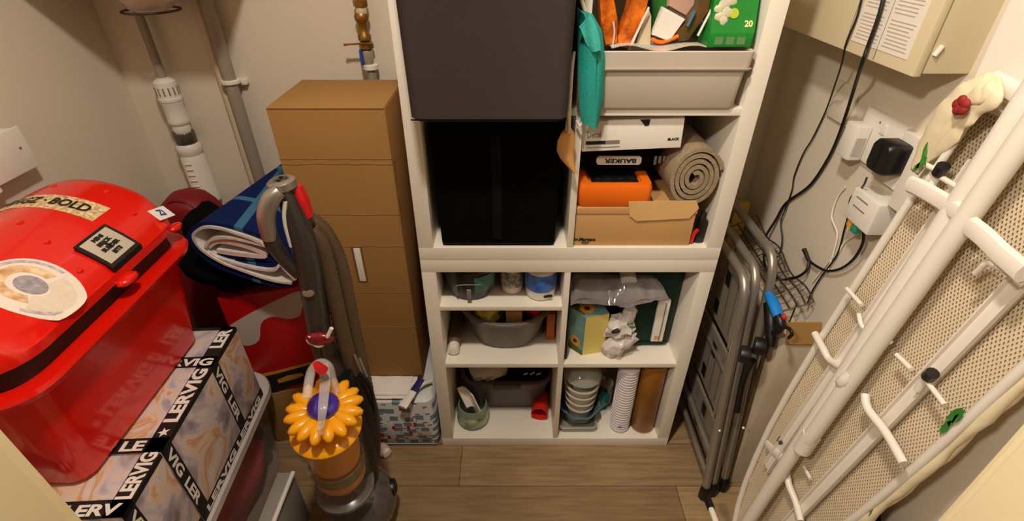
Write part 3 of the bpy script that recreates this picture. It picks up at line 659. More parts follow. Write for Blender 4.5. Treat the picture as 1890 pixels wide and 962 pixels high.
obj('teal_pouch', B().blob((.315, 1.2, .085), (.026, .02, .046), 3, .25, 4, 3, Matrix.Rotation(.15, 3, 'Y')), mat('teal_plastic', (50, 140, 130), .4, var=.15), label='small teal pouch between the bowl stack and paper cups', cat='pouch')
obj('pink_packet', B().blob((.295, 1.26, .16), (.045, .05, .05), 3, .5, 6, 7), mat('dusty_rose_film', (150, 96, 88), .5, var=.35, vs=24, rgb2=(190, 160, 150)), label='dusty pink packet behind the teal pouch', cat='packet')
obj('dark_red_packet', B().box((.28, 1.28, .0390), (.335, 1.42, .27), .01), mat('maroon_card', (70, 24, 24), .6), label='dark maroon carton at the back of the bottom right cell', cat='carton')
obj('cream_tub', B().lathe([(.02, 0), (.022, .002), (.024, .1), (.02, .104)], (.338, 1.235, .039)), trt, label='small cream tub behind the paper cups', cat='tub')

# ------------------------------------------------------------------ left wall and back wall fittings
t = thing('wall_socket', (-1.115, 1.0, 1.04), 'white electrical switch box on the left wall', 'socket')
b = B(); b.box((XL - .001, .915, 1.035), (XL + .032, 1.075, 1.122), .006); obj('back_box', b, whitep, t)
b = B(); b.box((XL + .031, .912, 1.032), (XL + .038, 1.078, 1.125), .003); obj('face_plate', b, whitep, t)
obj('screw', B().lathe([(.0035, 0), (.003, .001)], (XL + .038, 1.055, 1.082), (1, 0, 0), 12), greyink, t)
obj('switch_rocker', B().box((XL + .0375, .925, 1.06), (XL + .043, .955, 1.10), .002), whitep, t)
obj('cable_gland', B().lathe([(.016, 0), (.016, .012), (.012, .018)], (XL + .018, .965, 1.018), (0, 0, 1), 18), whitep, label='round white cable fitting under the left wall switch box', cat='cable fitting')
# thin pipe into white drain trap
px_ = -.984; py_ = 1.462
t = thing('drain_trap', (px_, py_, .72), 'white plastic drain trap with a thin grey pipe entering its top', 'pipe')
obj('grey_pipe', B().tube([(px_, py_, 1.11), (px_, py_, 1.56)], .0115, 14), mat('warm_grey_pipe', (150, 138, 124), .4), t)
tz = lambda y: at(305, y, Y=py_).z
obj('slotted_collar', B().lathe([(.014, tz(143)), (.024, tz(147)), (.029, tz(150)), (.0295, tz(178)), (.031, tz(179)), (.031, tz(186))][::-1], (px_, py_, 0), seg=32), whitep, t)
b = B()
for k in range(14):
    a = 2 * PI * k / 14; c = Vector((px_ + .0294 * math.cos(a), py_ + .0294 * math.sin(a), tz(166))); b.box(c - Vector((.0015, .0015, .011)), c + Vector((.0015, .0015, .011)), .0006)
obj('collar_slots', b, greyink, t)
obj('upper_body', B().lathe([(.022, tz(243)), (.025, tz(238)), (.023, tz(230)), (.028, tz(226)), (.029, tz(222)), (.0275, tz(218)), (.0275, tz(192)), (.031, tz(187)), (.031, tz(184))], (px_, py_, 0), seg=32), whitep, t)
obj('clear_window', B().lathe([(.029, tz(263)), (.030, tz(262)), (.030, tz(244)), (.029, tz(243))], (px_, py_, 0), seg=32), mat('smoky_clear_band', (74, 68, 60), .2, coat=.4), t)
obj('lower_body', B().lathe([(.026, .60), (.026, tz(372)), (.037, tz(368)), (.037, tz(358)), (.035, tz(355)), (.034, tz(290)), (.030, tz(284)), (.035, tz(276)), (.035, tz(268)), (.030, tz(263))], (px_, py_, 0), seg=32), whitep, t)
b = B()
for k in range(6):
    zz = tz(346 - 10 * k); b.box((px_ - .010, py_ - .0375, zz), (px_ + .010, py_ - .033, zz + .0025), .0008)
obj('raised_marks', b, whitep, t)
# twin pipe
t = thing('wall_pipe', (-.80, 1.465, .5), 'grey vertical pipe clipped to the back wall left of the tall box', 'pipe')
obj('pipe_run', B().tube([(-.798, 1.465, .25), (-.798, 1.465, 1.6)], .0175, 18), mat('dull_grey_pipe', (150, 140, 124), .45, var=.06), t)
obj('clip', B().lathe([(.024, 0), (.026, .002), (.026, .010), (.024, .012)], (-.798, 1.467, 1.112)), whitep, t)
obj('clip_foot', B().box((-.792, 1.48, 1.104), (-.762, 1.501, 1.12), .003), whitep, t)
obj('wall_pipe', B().tube([(-.831, 1.485, .25), (-.831, 1.485, 1.6)], .0125, 14), mat('beige_pipe', (206, 190, 160), .45), label='slim beige pipe running up just left of the grey pipe', cat='pipe')
# dome of the meter / vessel at the top
t = thing('round_vessel', (-.895, 1.385, 1.31), 'round clear vessel with a dark rim at the top left of the back wall', 'vessel')
obj('vessel_bowl', B().lathe([(.004, 0), (.03, .005), (.052, .018), (.062, .04), (.064, .2), (.06, .21)], (-.893, 1.38, 1.302), seg=40), mat('milky_clear', (214, 200, 180), .18, alpha=.75, coat=.6), t)
obj('dark_rim', B().tube([(-.893 + .064 * math.cos(a), 1.38 + .064 * math.sin(a), 1.312) for a in [2 * PI * k / 36 for k in range(36)]], .0028, 8, closed=True), mat('dark_rim_metal', (70, 56, 46), .4, metal=.4), t)
obj('stem', B().tube([(-.893, 1.38, 1.5), (-.893, 1.38, 1.56)], .02, 12), whitep, t)
# unseen casing added to shade the corner walls; pipes and vessel hang from it
t = thing('shadow_caster', (-.86, 1.35, 1.5), 'white unseen casing added above the pipes to shade the back left corner', 'shadow_caster')
obj('casing', B().box((XL + .03, 1.20, 1.44), (-.64, YB + .001, 2.1), .01), whitep, t)
# valve
vx = -.398; vy = 1.47
t = thing('brass_valve', (vx, vy, 1.13), 'aged brass stop valve and pipe above the tall cardboard box', 'valve')
vz = lambda y: at(660, y, Y=vy).z
obj('upper_pipe', B().tube([(vx, vy, vz(0) - .005), (vx, vy, 1.6)], .0105, 14), brass, t)
obj('compression_nut', B().lathe([(.011, 0), (.019, .003), (.019, .018), (.011, .021)], (vx, vy, vz(14)), seg=6), brass, t)
obj('pale_joint', B().lathe([(.014, 0), (.0145, .001), (.0145, .018), (.013, .02)], (vx, vy, vz(28))), mat('white_joint_paste', (200, 186, 150), .6), t)
obj('valve_body', B().lathe([(.014, 0), (.018, .004), (.018, .015), (.0125, .022), (.013, .045), (.018, .052), (.02, .062), (.016, .07)], (vx - .002, vy, vz(76)), seg=12), brass, t)
obj('lever', B().tube([(vx - .055, vy - .02, vz(80)), (vx - .04, vy - .02, vz(79)), (vx + .018, vy - .02, vz(77))], [.006, .004, .005], 10, flat=.6), brass, t)
obj('lower_nut', B().lathe([(.012, 0), (.02, .003), (.02, .016), (.012, .018)], (vx - .001, vy, vz(91)), seg=6), brass, t)
obj('clear_tube', B().lathe([(.0135, 0), (.0145, .002), (.0145, .035), (.013, .037)], (vx - .001, vy, vz(118))), mat('grey_clear_tube', (150, 142, 120), .2, coat=.5), t)
obj('blue_tab', B().box((vx - .019, vy - .018, vz(118)), (vx - .012, vy - .003, vz(90)), .001), mat('deep_blue_plastic', (22, 70, 170), .4), t)
obj('white_collar', B().lathe([(.014, 0), (.02, .003), (.02, .014), (.013, .017)], (vx + .003, vy, vz(129))), whitep, t)
obj('tail_pipe', B().tube([(vx + .003, vy, vz(129) + .002), (vx + .003, vy, .3)], .0125, 14), mat('dull_grey_pipe', (150, 140, 124), .45), t)

# ------------------------------------------------------------------ storage crate with things
yw = .055
CR = (-.90, .69)    # crate centre
def crp(x, y, z): return RZ((CR[0], CR[1], 0), yw) @ Vector((x, y, z))
t = thing('clear_crate', (CR[0], CR[1], 0), 'large clear plastic storage crate on the floor under the printed beer cartons', 'crate', rz=0)
crm = mat('hazy_clear_plastic', (206, 194, 188), .15, alpha=.14, var=.06, coat=.3)
rimm = mat('hazy_clear_rim', (222, 212, 208), .22, alpha=.74, var=.08, vs=12, coat=.3)
CW, CD = .50, .80
cx_, cy_ = -.899, .69
b = B()
R = lambda w, d, z, r: rr(cx_, cy_, w, d, r, z, 6, yw)
b.loft([R(.28, .69, .002, .05), R(.30, .71, .01, .06), R(.335, .75, .325, .06), R(.329, .744, .325, .06), R(.294, .704, .014, .055), R(.27, .68, .006, .05)])
obj('crate_body', b, crm, t)
b = B(); b.loft([R(.325, .742, .322, .06), R(.325, .742, .336, .06), R(.376, .80, .3405, .085), R(.384, .806, .336, .088), R(.384, .806, .314, .088), R(.379, .801, .314, .086), R(.379, .80, .331, .085), R(.33, .747, .326, .062)], cap0=False, cap1=False)
obj('crate_rim', b, rimm, t)
b = B()
for k in range(9):
    p = crp(0, 0, 0)
    q = RZ((cx_, cy_, 0), yw) @ Vector((cx_ + .166, cy_ - .32 + .08 * k, .338)); q2 = RZ((cx_, cy_, 0), yw) @ Vector((cx_ + .187, cy_ - .32 + .08 * k, .3405)); b.tube([q, q2], .0015, 6)
obj('rim_ribs', b, rimm, t)
def incrate(x, y, z): return RZ((cx_, cy_, 0), yw) @ Vector((cx_ + x, cy_ + y, z))
obj('red_cloth', B().blob(incrate(.095, .13, .15), (.05, .17, .12), 3, .3, 4, 3), mat('deep_red_cloth', (200, 40, 54), .8, var=.25, vs=14), label='crumpled deep red cloth inside the clear crate', cat='cloth')
obj('white_cloth', B().blob(incrate(.09, -.14, .13), (.045, .1, .11), 3, .4, 5, 6), mat('off_white_cloth', (236, 226, 220), .8, var=.12, vs=14), label='off-white cloth inside the near end of the clear crate', cat='cloth')
obj('pink_pouch', B().blob(incrate(.13, .02, .275), (.018, .05, .03), 3, .3, 5, 8), mat('coral_pink', (214, 84, 96), .6), label='small coral pink pouch under the crate rim', cat='pouch')
obj('green_case', B().box(incrate(.07, .315, .1) - Vector((.05, .015, .09)), incrate(.07, .315, .1) + Vector((.05, .022, .12)), .01), mat('grey_green_case', (70, 84, 78), .5), label='grey-green case at the far end inside the crate', cat='case')
obj('dark_garment', B().blob(incrate(-.06, -.05, .16), (.075, .26, .11), 3, .3, 4, 13), mat('slate_cloth', (70, 70, 78), .85, var=.2), label='dark slate garment in the middle of the clear crate', cat='garment')

# ------------------------------------------------------------------ printed cartons
artm = mat('painted_art_print', (202, 190, 190), .5)
nt, N, L, bs_ = nodes_of(artm)
tc = N.new('ShaderNodeTexCoord'); mp = N.new('ShaderNodeMapping'); mp.inputs['Scale'].default_value = (1.6, 1, 1); mp.inputs['Rotation'].default_value = (0, 0, .6); L.new(tc.outputs['Object'], mp.inputs[0])
n1 = N.new('ShaderNodeTexNoise'); n1.inputs['Scale'].default_value = 8; n1.inputs['Detail'].default_value = 4; n1.inputs['Distortion'].default_value = 1.0; L.new(mp.outputs[0], n1.inputs['Vector'])
r1 = N.new('ShaderNodeValToRGB'); L.new(n1.outputs['Fac'], r1.inputs[0]); cr = r1.color_ramp
cr.elements[0].position = .28; cr.elements[0].color = lin((112, 100, 104)); cr.elements[1].position = .72; cr.elements[1].color = lin((228, 214, 206))
for p, c in ((.40, (172, 160, 166)), (.47, (210, 196, 194)), (.53, (222, 192, 164)), (.57, (206, 152, 104)), (.62, (214, 196, 182))): e = cr.elements.new(p); e.color = lin(c)
L.new(r1.outputs[0], bs_.inputs['Base Color'])
def lervig(yc0, yc1, x1, x0, label, top_band=(), seed=0, dz=0.0):
    """carton along Y; x1 = right face. built unrotated then yawed"""
    z0, z1 = .3395 + dz, .605 + dz
    piv = (-.72, .7, 0); M = RZ(piv, yw)
    c = M @ Vector(((x0 + x1) / 2, (yc0 + yc1) / 2, z0))
    t = thing('printed_carton', c, label, 'carton', 'printed beer cartons', rz=yw)
    obj('carton', B().box((x0, yc0, z0), (x1, yc1, z1), .002).xf(M), artm, t)
    bw = .036
    def band(a, b_): 
        return obj('printed_band', B().box(a, b_).xf(M), ink, t, sm=0)
    def tx(s, size, o, xd, yd, width=None, bold=.0008):
        M3 = M.to_3x3()
        return text(s, size, M @ Vector(o), M3 @ Vector(xd), M3 @ Vector(yd), whiteink, t, width=width, bold=bold)
    e = .0007; f = .0013
    # top edge band on the right, right face upper and lower bands
    band((x1 - bw, yc0 + .001, z1), (x1, yc1 - .001, z1 + e))
    band((x1, yc0, z1 - .012), (x1 + e, yc1, z1))
    band((x1, yc0, z0 + .002), (x1 + e, yc1, z0 + .03))
    far = yc1 - yc0 > .3
    if far:
        for y in (yc0, yc1 - .012): band((x0, y, z1), (x1, y + (bw if y == yc0 else .011), z1 + e))
        for y in (yc0, yc1 - .15): band((x1, y, z0), (x1 + e, y + bw * .9, z1))
    else:
        band((x0, yc0, z1), (x1, yc0 + bw, z1 + e)); band((x1, yc0, z0), (x1 + e, yc0 + bw * .9, z1))
    for y in top_band: band((x0, y, z1), (x1, y + bw, z1 + e))
    M3_ = M.to_3x3(); ydir = M3_ @ Vector((0, 1, 0)); xdir = M3_ @ Vector((1, 0, 0))
    def edge_word(wd, y0_, wdt): tx(wd, .041, (x1 - .004, y0_, z1 + f), (0, 1, 0), (-1, 0, 0), width=wdt, bold=.0016)
    def edge_star(y_, xx=None): star(M @ Vector(((x1 - bw / 2) if xx is None else xx, y_, z1 + e)), .012, ydir if xx is None else xdir, -xdir if xx is None else ydir, (0, 0, .0006), whiteink, t)
    if far:
        edge_star(yc0 + .048); edge_word('LERVIG', yc0 + .072, .155); edge_word('LER', yc1 - .082, .070)
        tx('LE', .032, (x1 - bw - .052, yc0 + .006, z1 + f), (1, 0, 0), (0, 1, 0), width=.046, bold=.0011); edge_star(yc0 + bw / 2, x1 - bw - .072)
        tx('LERVIG', .032, (x1 - bw - .112, top_band[0] + .006, z1 + f), (1, 0, 0), (0, 1, 0), width=.142, bold=.0011)
    else:
        edge_word('LERVIG', yc0 + .034, .10)
        tx('LERV', .030, (x1 - bw - .078, yc0 + .006, z1 + f), (1, 0, 0), (0, 1, 0), width=.10, bold=.0011); edge_star(yc0 + bw / 2, x1 - bw - .098)
    nn_ = 2 if far else 1
    for k in range(nn_):
        tx('LERVIG', .026, (x1 + f, yc0 + .02 + k * (yc1 - yc0 - .03) / nn_, z0 + .006), (0, 1, 0), (0, 0, 1), width=(yc1 - yc0 - .06) / nn_)
    for y in ((yc0, yc1 - .15) if far else (yc0,)):
        tx('VIG', .03, (x1 + f, y + .005, z1 - .02), (0, 0, -1), (0, 1, 0), width=.08)
        tx('LER', .03, (x1 + f, y + .005, z1 - .12), (0, 0, -1), (0, 1, 0), width=.08)
    return t
lervig(.625, 1.005, -.716, -.985, 'painted-art beer carton with black lettered bands, the farther of the two under the red bin', (.86,))
lervig(.490, .622, -.716, -.985, 'painted-art beer carton with black lettered bands, nearest the doorway')
# patchwork paper carton behind the door frame
pm = mat('patchwork_card', (190, 130, 84), .7)
nt, N, L, bs_ = nodes_of(pm)
tc = N.new('ShaderNodeTexCoord'); v = N.new('ShaderNodeTexVoronoi'); v.inputs['Scale'].default_value = 22; L.new(tc.outputs['Object'], v.inputs['Vector'])
sp = N.new('ShaderNodeSeparateColor'); L.new(v.outputs['Color'], sp.inputs[0]); r1 = N.new('ShaderNodeValToRGB'); L.new(sp.outputs[0], r1.inputs[0]); cr = r1.color_ramp
cr.elements[0].color = lin((214, 170, 128)); cr.elements[1].color = lin((60, 24, 20)); cr.interpolation = 'CONSTANT'
for p, c in ((.35, (190, 126, 78)), (.55, (214, 180, 150)), (.72, (176, 70, 50)), (.82, (150, 108, 60))): e = cr.elements.new(p); e.color = lin(c)
L.new(r1.outputs[0], bs_.inputs['Base Color'])
obj('patchwork_box', B().box((-1.10, .30, .345), (-.99, .56, .66), .004).xf(Matrix.Identity(4)), pm, label='small orange and brown patchwork box between the door frame and the red bin', cat='box')

# ------------------------------------------------------------------ red bin
t = thing('red_storage_bin', (-.93, .75, .611), 'glossy red plastic bin with domed lid and stickers, standing on the beer cartons', 'bin')
bcx, bcy = -.927, .758
R = lambda w, d, z, r, dx=0: rr(bcx + dx, bcy, w, d, r, z, 8)
b = B()
b.loft([R(.235, .40, .6115, .03), R(.25, .415, .618, .035), R(.325, .478, .868, .06), R(.376, .518, .871, .075), R(.384, .526, .881, .078), R(.378, .520, .889, .076), R(.345, .492, .891, .065), R(.316, .465, .889, .05), R(.245, .41, .63, .035), R(.22, .38, .624, .03)])
obj('bin_body', b, redp, t)
# dark inner wall, coloured as the shade in the gap between body and lid
obj('gap_shade', B().loft([R(.322, .465, .885, .06), R(.325, .468, .93, .06), R(.32, .465, .940, .06), R(.29, .44, .940, .05), R(.29, .44, .885, .05)], cap0=False, cap1=False), mat('dark_gap_shade', (40, 14, 12), .5), t)
LW, LD = .364, .500
def dome(x, y):
    u = (x - (bcx + .0)) / (LW / 2); v_ = (y - bcy) / (LD / 2)
    u = max(-1, min(1, u)); v_ = max(-1, min(1, v_))
    return .950 + .092 * (1 - abs(u) ** 2.1) * (1 - .08 * abs(v_) ** 6)
def R(w, d, z, r, dx=0):
    pts = rr(bcx + dx, bcy, w, d, r, z, 8); out = []
    for i in range(len(pts)):
        a = pts[i]; c = pts[(i + 1) % len(pts)]; k = 14 if i % 9 == 8 else 1
        out += [a.lerp(c, j / k) for j in range(k)]
    return out
b = B(); rings = []
rings.append(R(LW - .012, LD - .012, .929, .08)); rings.append(R(LW, LD, .931, .085)); rings.append(R(LW, LD, .948, .085))
for s in (.97, .93, .86, .75, .6, .45, .3, .15, .03):
    ring = R(LW * s, LD * s, 0, .085 * s)
    rings.append([Vector((p.x, p.y, dome(p.x, p.y) - (.008 if s > .96 else 0.0))) for p in ring])
b.loft(rings)
obj('lid', b, redp, t, 50)
def patch(name, x0, x1, y0, y1, m, h=.0012, rot=0, n=14, shape=None, parent=t):
    b = B(); cxm = (x0 + x1) / 2; cym = (y0 + y1) / 2
    def fn(u, v_):
        x = x0 + (x1 - x0) * u - cxm; y = y0 + (y1 - y0) * v_ - cym
        if shape: x, y = shape(u, v_, x, y)
        X = cxm + x * math.cos(rot) - y * math.sin(rot); Y = cym + x * math.sin(rot) + y * math.cos(rot)
        return (X, Y, dome(X, Y) + h)
    b.sheet(fn, n, n, .0006); return obj(name, b, m, parent, 60)
gold = mat('gold_glitter_strip', (214, 160, 104), .5, var=.45, vs=160, rgb2=(244, 196, 150))
gs = patch('gold_sticker', -1.055, -.818, .855, .908, gold, .001)
def domed_text(s, size, x, y, width, ang, m, parent, h=.0022, bold=.0006):
    cu = bpy.data.curves.new('tmp', 'FONT'); cu.body = s; cu.size = size; cu.extrude = .0002; cu.offset = bold; cu.align_x = 'CENTER'; cu.align_y = 'CENTER'; cu.resolution_u = 2
    to = bpy.data.objects.new('tmp', cu); C.objects.link(to); me = bpy.data.meshes.new_from_object(to); bpy.data.objects.remove(to)
    bb_ = B(); bb_.bm.from_mesh(me); bpy.data.meshes.remove(me)
    bmesh.ops.subdivide_edges(bb_.bm, edges=[e for e in bb_.bm.edges if e.calc_length() > .012], cuts=2)
    x0 = min(v.co.x for v in bb_.bm.verts); x1 = max(v.co.x for v in bb_.bm.verts); k = width / (x1 - x0)
    for v in bb_.bm.verts:
        lx = v.co.x * k; ly = v.co.y; X = x + lx * math.cos(ang) - ly * math.sin(ang); Y = y + lx * math.sin(ang) + ly * math.cos(ang)
        v.co = Vector((X, Y, dome(X, Y) + h + v.co.z))
    return obj('lettering', bb_, m, parent, 0)
domed_text('MINIFIGZ · BOLD', .034, -.934, .881, .195, 0, ink, gs, .0028)
lb = patch('raised_label', -.792, -.749, .785, .850, mat('black_label_frame', (16, 14, 14), .35), .008, n=6, rot=-.05)
b = B()
def bx_patch(x0, x1, y0, y1, h0, h1, m, name, parent):
    rs = []
    for h in (h0, h1):
        rs.append([Vector((x, y, dome(x, y) + h)) for x, y in [(x0, y0), ((x0 + x1) / 2, y0), (x1, y0), (x1, (y0 + y1) / 2), (x1, y1), ((x0 + x1) / 2, y1), (x0, y1), (x0, (y0 + y1) / 2)]])
    return obj(name, B().loft(rs), m, parent, 0)
bx_patch(-.798, -.746, .770, .856, -.002, .0085, mat('black_label_frame', (16, 14, 14), .35), 'label_frame', lb)
bx_patch(-.793, -.751, .777, .849, .008, .0092, mat('warm_grey_label', (196, 184, 164), .45), 'label_face', lb)
for k, s in enumerate(('MINI', 'BRICK', 'BUILDER', 'BITS')):
    domed_text(s, .0075, -.786 + .0092 * k, .813, (.026, .034, .044, .022)[k], PI / 2 , ink, lb, .0102, .0005)
def ell(u, v_, x, y):
    a = 2 * PI * u; r_ = v_; return r_ * RX * math.cos(a), r_ * RY * math.sin(a)
def disc(name, cx, cy, rx, ry, m, h, a0=0, a1=2 * PI, ri=0, parent=t, bulge=0):
    b = B()
    def fn(u, v_):
        a = a0 + (a1 - a0) * u; q = ri + (1 - ri) * v_
        k = 1 + bulge * math.exp(-((a - 5.6) / .35) ** 2)
        X = cx + rx * q * k * math.cos(a); Y = cy + ry * q * k * math.sin(a); return (X, Y, dome(X, Y) + h)
    b.sheet(fn, 40, 6, .0004); return obj(name, b, m, parent, 60)
ws = disc('round_sticker', -.797, .666, .060, .058, mat('white_sticker', (238, 222, 206), .4), .0012, bulge=.05)
disc('ring_text', -.797, .666, .055, .053, mat('grey_ring_text', (196, 184, 190), .5, var=.35, vs=150), .0018, 1.3, 3.9, .9, ws)
disc('ring_text', -.797, .666, .055, .053, mat('grey_ring_text', (196, 184, 190), .5), .0018, 5.0, 5.9, .9, ws)
disc('ochre_arc', -.800, .667, .040, .038, mat('ochre_print', (214, 156, 96), .5, var=.2, vs=70, rgb2=(236, 206, 168)), .0020, 1.2, 5.2, .62, ws)
disc('pale_print', -.790, .665, .042, .044, mat('pale_floral_print', (236, 212, 184), .5, var=.08, vs=90, rgb2=(226, 214, 196)), .0016, -1.3, 1.3, .35, ws)
disc('centre_print', -.797, .667, .019, .018, mat('grey_centre_print', (160, 152, 156), .5, var=.3, vs=120), .0022, parent=ws)
bs2 = patch('white_tag', -.775, -.752, .945, .985, whitep, .0015, n=4, rot=-.2)
domed_text('Zi', .016, -.763, .965, .014, 1.2, mat('blue_ink', (40, 60, 150), .5), bs2, .003)
for (x, y) in ((-.85, .955), (-.79, .925), (-.955, .955), (-.90, .80), (-.835, .765), (-.775, .735), (-.80, .565), (-.93, .63), (-1.0, .80), (-.90, .54)):
    b = B(); b.lathe([(.006, -.003), (.0058, .001), (.004, .0028), (.001, .0034)], (x, y, dome(x, y)), seg=14); obj('moulded_stud', b, redp, t)
b = B(); p = at(240, 516, Z=.925); b.blob((bcx + LW / 2 + .004, p.y, .926), (.016, .026, .010), 2); obj('catch', b, redp, t)
b = B(); b.blob((bcx + LW / 2 - .010, .975, .928), (.012, .02, .008), 2); obj('hinge_lug', b, redp, t)

# ------------------------------------------------------------------ things behind: dark red hood, black bag, blue blanket, red box
t = thing('dark_red_bag', (-.972, 1.345, 0), 'dark red rounded bag standing behind the red bin', 'bag')
b = B(); rings = []
for k in range(15):
    a = PI * k / 14; y = 1.345 - .065 * math.cos(a); s = max(.02, math.sin(a) ** .35)
    ring = []
    for j in range(28):
        q = 2 * PI * j / 28; cx2, sx2 = math.cos(q), math.sin(q)
        x = -.972 + .135 * s * math.copysign(abs(cx2) ** .85, cx2); z = .43 + .405 * (.75 + .25 * s) * math.copysign(abs(sx2) ** .8, sx2)
        ring.append(Vector((x, y, max(z, .01))))
    rings.append(ring)
b.loft(rings); obj('bag_body', b, dred, t, 60)
obj('bag_piping', B().tube([Vector((-.972 + .128 * math.cos(q), 1.30, .43 + .395 * math.sin(q))) for q in [PI * .05 + PI * .9 * k / 24 for k in range(25)]], .004, 8), mat('darker_red_piping', (96, 4, 8), .6), t)
t = thing('black_holdall', (-.755, 1.2, .632), 'black soft holdall squashed under the folded blue blanket', 'bag')
b = B(); b.blob((-.755, 1.20, .715), (.17, .13, .085), 4, .25, 4, 2); obj('bag_body', b, blackc, t, 70)
b = B(); b.blob((-.86, 1.22, .77), (.055, .07, .075), 3, .3, 4, 5); obj('bag_bulge', b, blackc, t, 70)

# red box with pale wave
rb = thing('red_carton', (-.70, 1.24, .238), 'dark red carton with a pale grey wave print behind the clear crate', 'carton', rz=.26)
Mr = RZ((-.62, 1.14, 0), .26)
x0, x1, y0, z0, z1 = -.82, -.585, 1.14, .0, .632
cartr = mat('satin_red_card', (176, 6, 10), .4, var=.06)
obj('carton', B().box((x0, y0, .238), (x1, y0 + .20, z1), .003).xf(Mr), cartr, rb)
def rp_(px, py):
    """point on the rotated front face"""
    n_ = Mr.to_3x3() @ Vector((0, -1, 0)); o = Mr @ Vector((x0, y0, 0)); d = (at(px, py, Y=1.0) - CAM); s_ = (o - CAM).dot(n_) / d.dot(n_); return CAM + d * s_ + n_ * .0008
off_ = (Mr.to_3x3() @ Vector((0, -1, 0))) * .0008
def zig(pts, m, name, k=1):
    q = [rp_(*p) + off_ * (k - 1) for p in pts]; b = B(); b.prism(q, off_); return obj(name, b, m, rb, 0)
wave = [(425, 600), (470, 574), (556, 536), (556, 575), (548, 585), (530, 588), (505, 584), (488, 590), (481, 602), (480, 622), (474, 632), (458, 638), (446, 634), (438, 620)]
q_, _ = catmull([Vector((x, y, 0)) for x, y in wave] + [Vector((425, 600, 0))], 4)
zig([(p.x, p.y) for p in q_[:-1]], mat('pale_grey_print', (190, 176, 166), .45), 'wave_print')
zig([(450, 703), (508, 690), (574, 672), (574, 668), (508, 685), (450, 697)], mat('mustard_print', (190, 140, 40), .5), 'mustard_line')
zig([(450, 703), (508, 690), (574, 672), (576, 700), (512, 722), (455, 735)], ink, 'black_panel')
zig([(512, 701), (530, 693), (556, 688), (561, 692), (550, 697), (522, 705), (514, 706)], mat('mustard_print', (190, 140, 40)), 'mustard_lettering', 2)

obj('brown_carton', B().box((x0, y0 - .002, .002), (x1 + .01, y0 + .21, .236), .003).xf(Mr), card, label='plain brown carton on the floor under the red wave-print carton', cat='carton')
# blue blanket
t = thing('picnic_blanket', (-.68, 1.13, .80), 'folded blue plaid picnic blanket with silver backing lying on the black holdall', 'blanket')
Af = Vector((-.655, 1.055, .80))
AX = (at(515, 306, Y=1.40) - at(445, 470, Y=1.055)); AX = Vector((.085, .33, .012))
outer_px = [(348, 440), (352, 426), (372, 414), (402, 416), (440, 424), (480, 436), (506, 458), (530, 490), (546, 520), (534, 531), (500, 527), (450, 512), (408, 494), (376, 470)]
def front(px, py): return at(px, py, Y=1.05)
blue = mat('navy_fleece', (26, 50, 112), .9, spec=.1, bump=.3, bs=300)
nt, N, L, bs_ = nodes_of(blue)
tc = N.new('ShaderNodeTexCoord'); wv = N.new('ShaderNodeTexWave'); wv.bands_direction = 'X'; wv.inputs['Scale'].default_value = 1.5; wv.inputs['Phase Offset'].default_value = 2.6; L.new(tc.outputs['Object'], wv.inputs['Vector'])
wv2 = N.new('ShaderNodeTexWave'); wv2.bands_direction = 'Y'; wv2.inputs['Scale'].default_value = 1.7; wv2.inputs['Phase Offset'].default_value = 1.7; L.new(tc.outputs['Object'], wv2.inputs['Vector'])
ra = N.new('ShaderNodeValToRGB'); ra.color_ramp.elements[0].position = .975; ra.color_ramp.elements[1].position = .985; L.new(wv.outputs['Fac'], ra.inputs[0])
rb_ = N.new('ShaderNodeValToRGB'); rb_.color_ramp.elements[0].position = .97; rb_.color_ramp.elements[1].position = .985; L.new(wv2.outputs['Fac'], rb_.inputs[0])
ad = N.new('ShaderNodeMixRGB'); ad.blend_type = 'ADD'; ad.inputs[0].default_value = 1; L.new(ra.outputs[0], ad.inputs[1]); L.new(rb_.outputs[0], ad.inputs[2])
mx = N.new('ShaderNodeMixRGB'); L.new(ad.outputs[0], mx.inputs[0]); mx.inputs[1].default_value = lin((14, 30, 78)); mx.inputs[2].default_value = lin((60, 104, 134)); L.new(mx.outputs[0], bs_.inputs['Base Color'])
def roll(pxs, th, name, mm, y0=1.05, dv=AX, n=5, shift=0):
    P_, _ = catmull([at(x, y, Y=y0) for x, y in pxs], n)
    b = B(); m_ = len(P_)
    def offp(i):
        a = P_[max(i - 1, 0)]; c = P_[min(i + 1, m_ - 1)]; d = (c - a); d.y = 0; d.normalize(); return Vector((-d.z, 0, d.x)) * th
    A0 = [b.bm.verts.new(P_[i] - offp(i)) for i in range(m_)]; A1 = [b.bm.verts.new(P_[i] + offp(i)) for i in range(m_)]
    P0_ = at(352, 430, Y=1.05); fs_ = lambda q: P0_ + Vector(((q.x - P0_.x) * .52, q.y - P0_.y, (q.z - P0_.z) * .8)) + dv
    C0 = [b.bm.verts.new(fs_(P_[i] - offp(i))) for i in range(m_)]; C1 = [b.bm.verts.new(fs_(P_[i] + offp(i))) for i in range(m_)]
    for i in range(m_ - 1):
        for q in ((A0[i], A0[i + 1], C0[i + 1], C0[i]), (A1[i + 1], A1[i], C1[i], C1[i + 1]), (A0[i + 1], A0[i], A1[i], A1[i + 1]), (C0[i], C0[i + 1], C1[i + 1], C1[i])): b.bm.faces.new(q)
    b.bm.faces.new((A0[0], C0[0], C1[0], A1[0])); b.bm.faces.new((A0[-1], A1[-1], C1[-1], C0[-1]))
    return obj(name, b, mm, t, 60)
outer = [(548, 514), (530, 480), (508, 456), (484, 438), (444, 424), (404, 415), (372, 413), (352, 428), (350, 444), (366, 466), (400, 492), (446, 510), (500, 526), (540, 528)]
roll(outer, .004, 'outer_layer', blue)
inner = [(545, 518), (520, 492), (500, 462), (474, 446), (436, 432), (402, 422), (374, 421), (358, 431), (358, 444), (374, 464), (408, 485), (452, 502), (500, 518), (538, 524)]
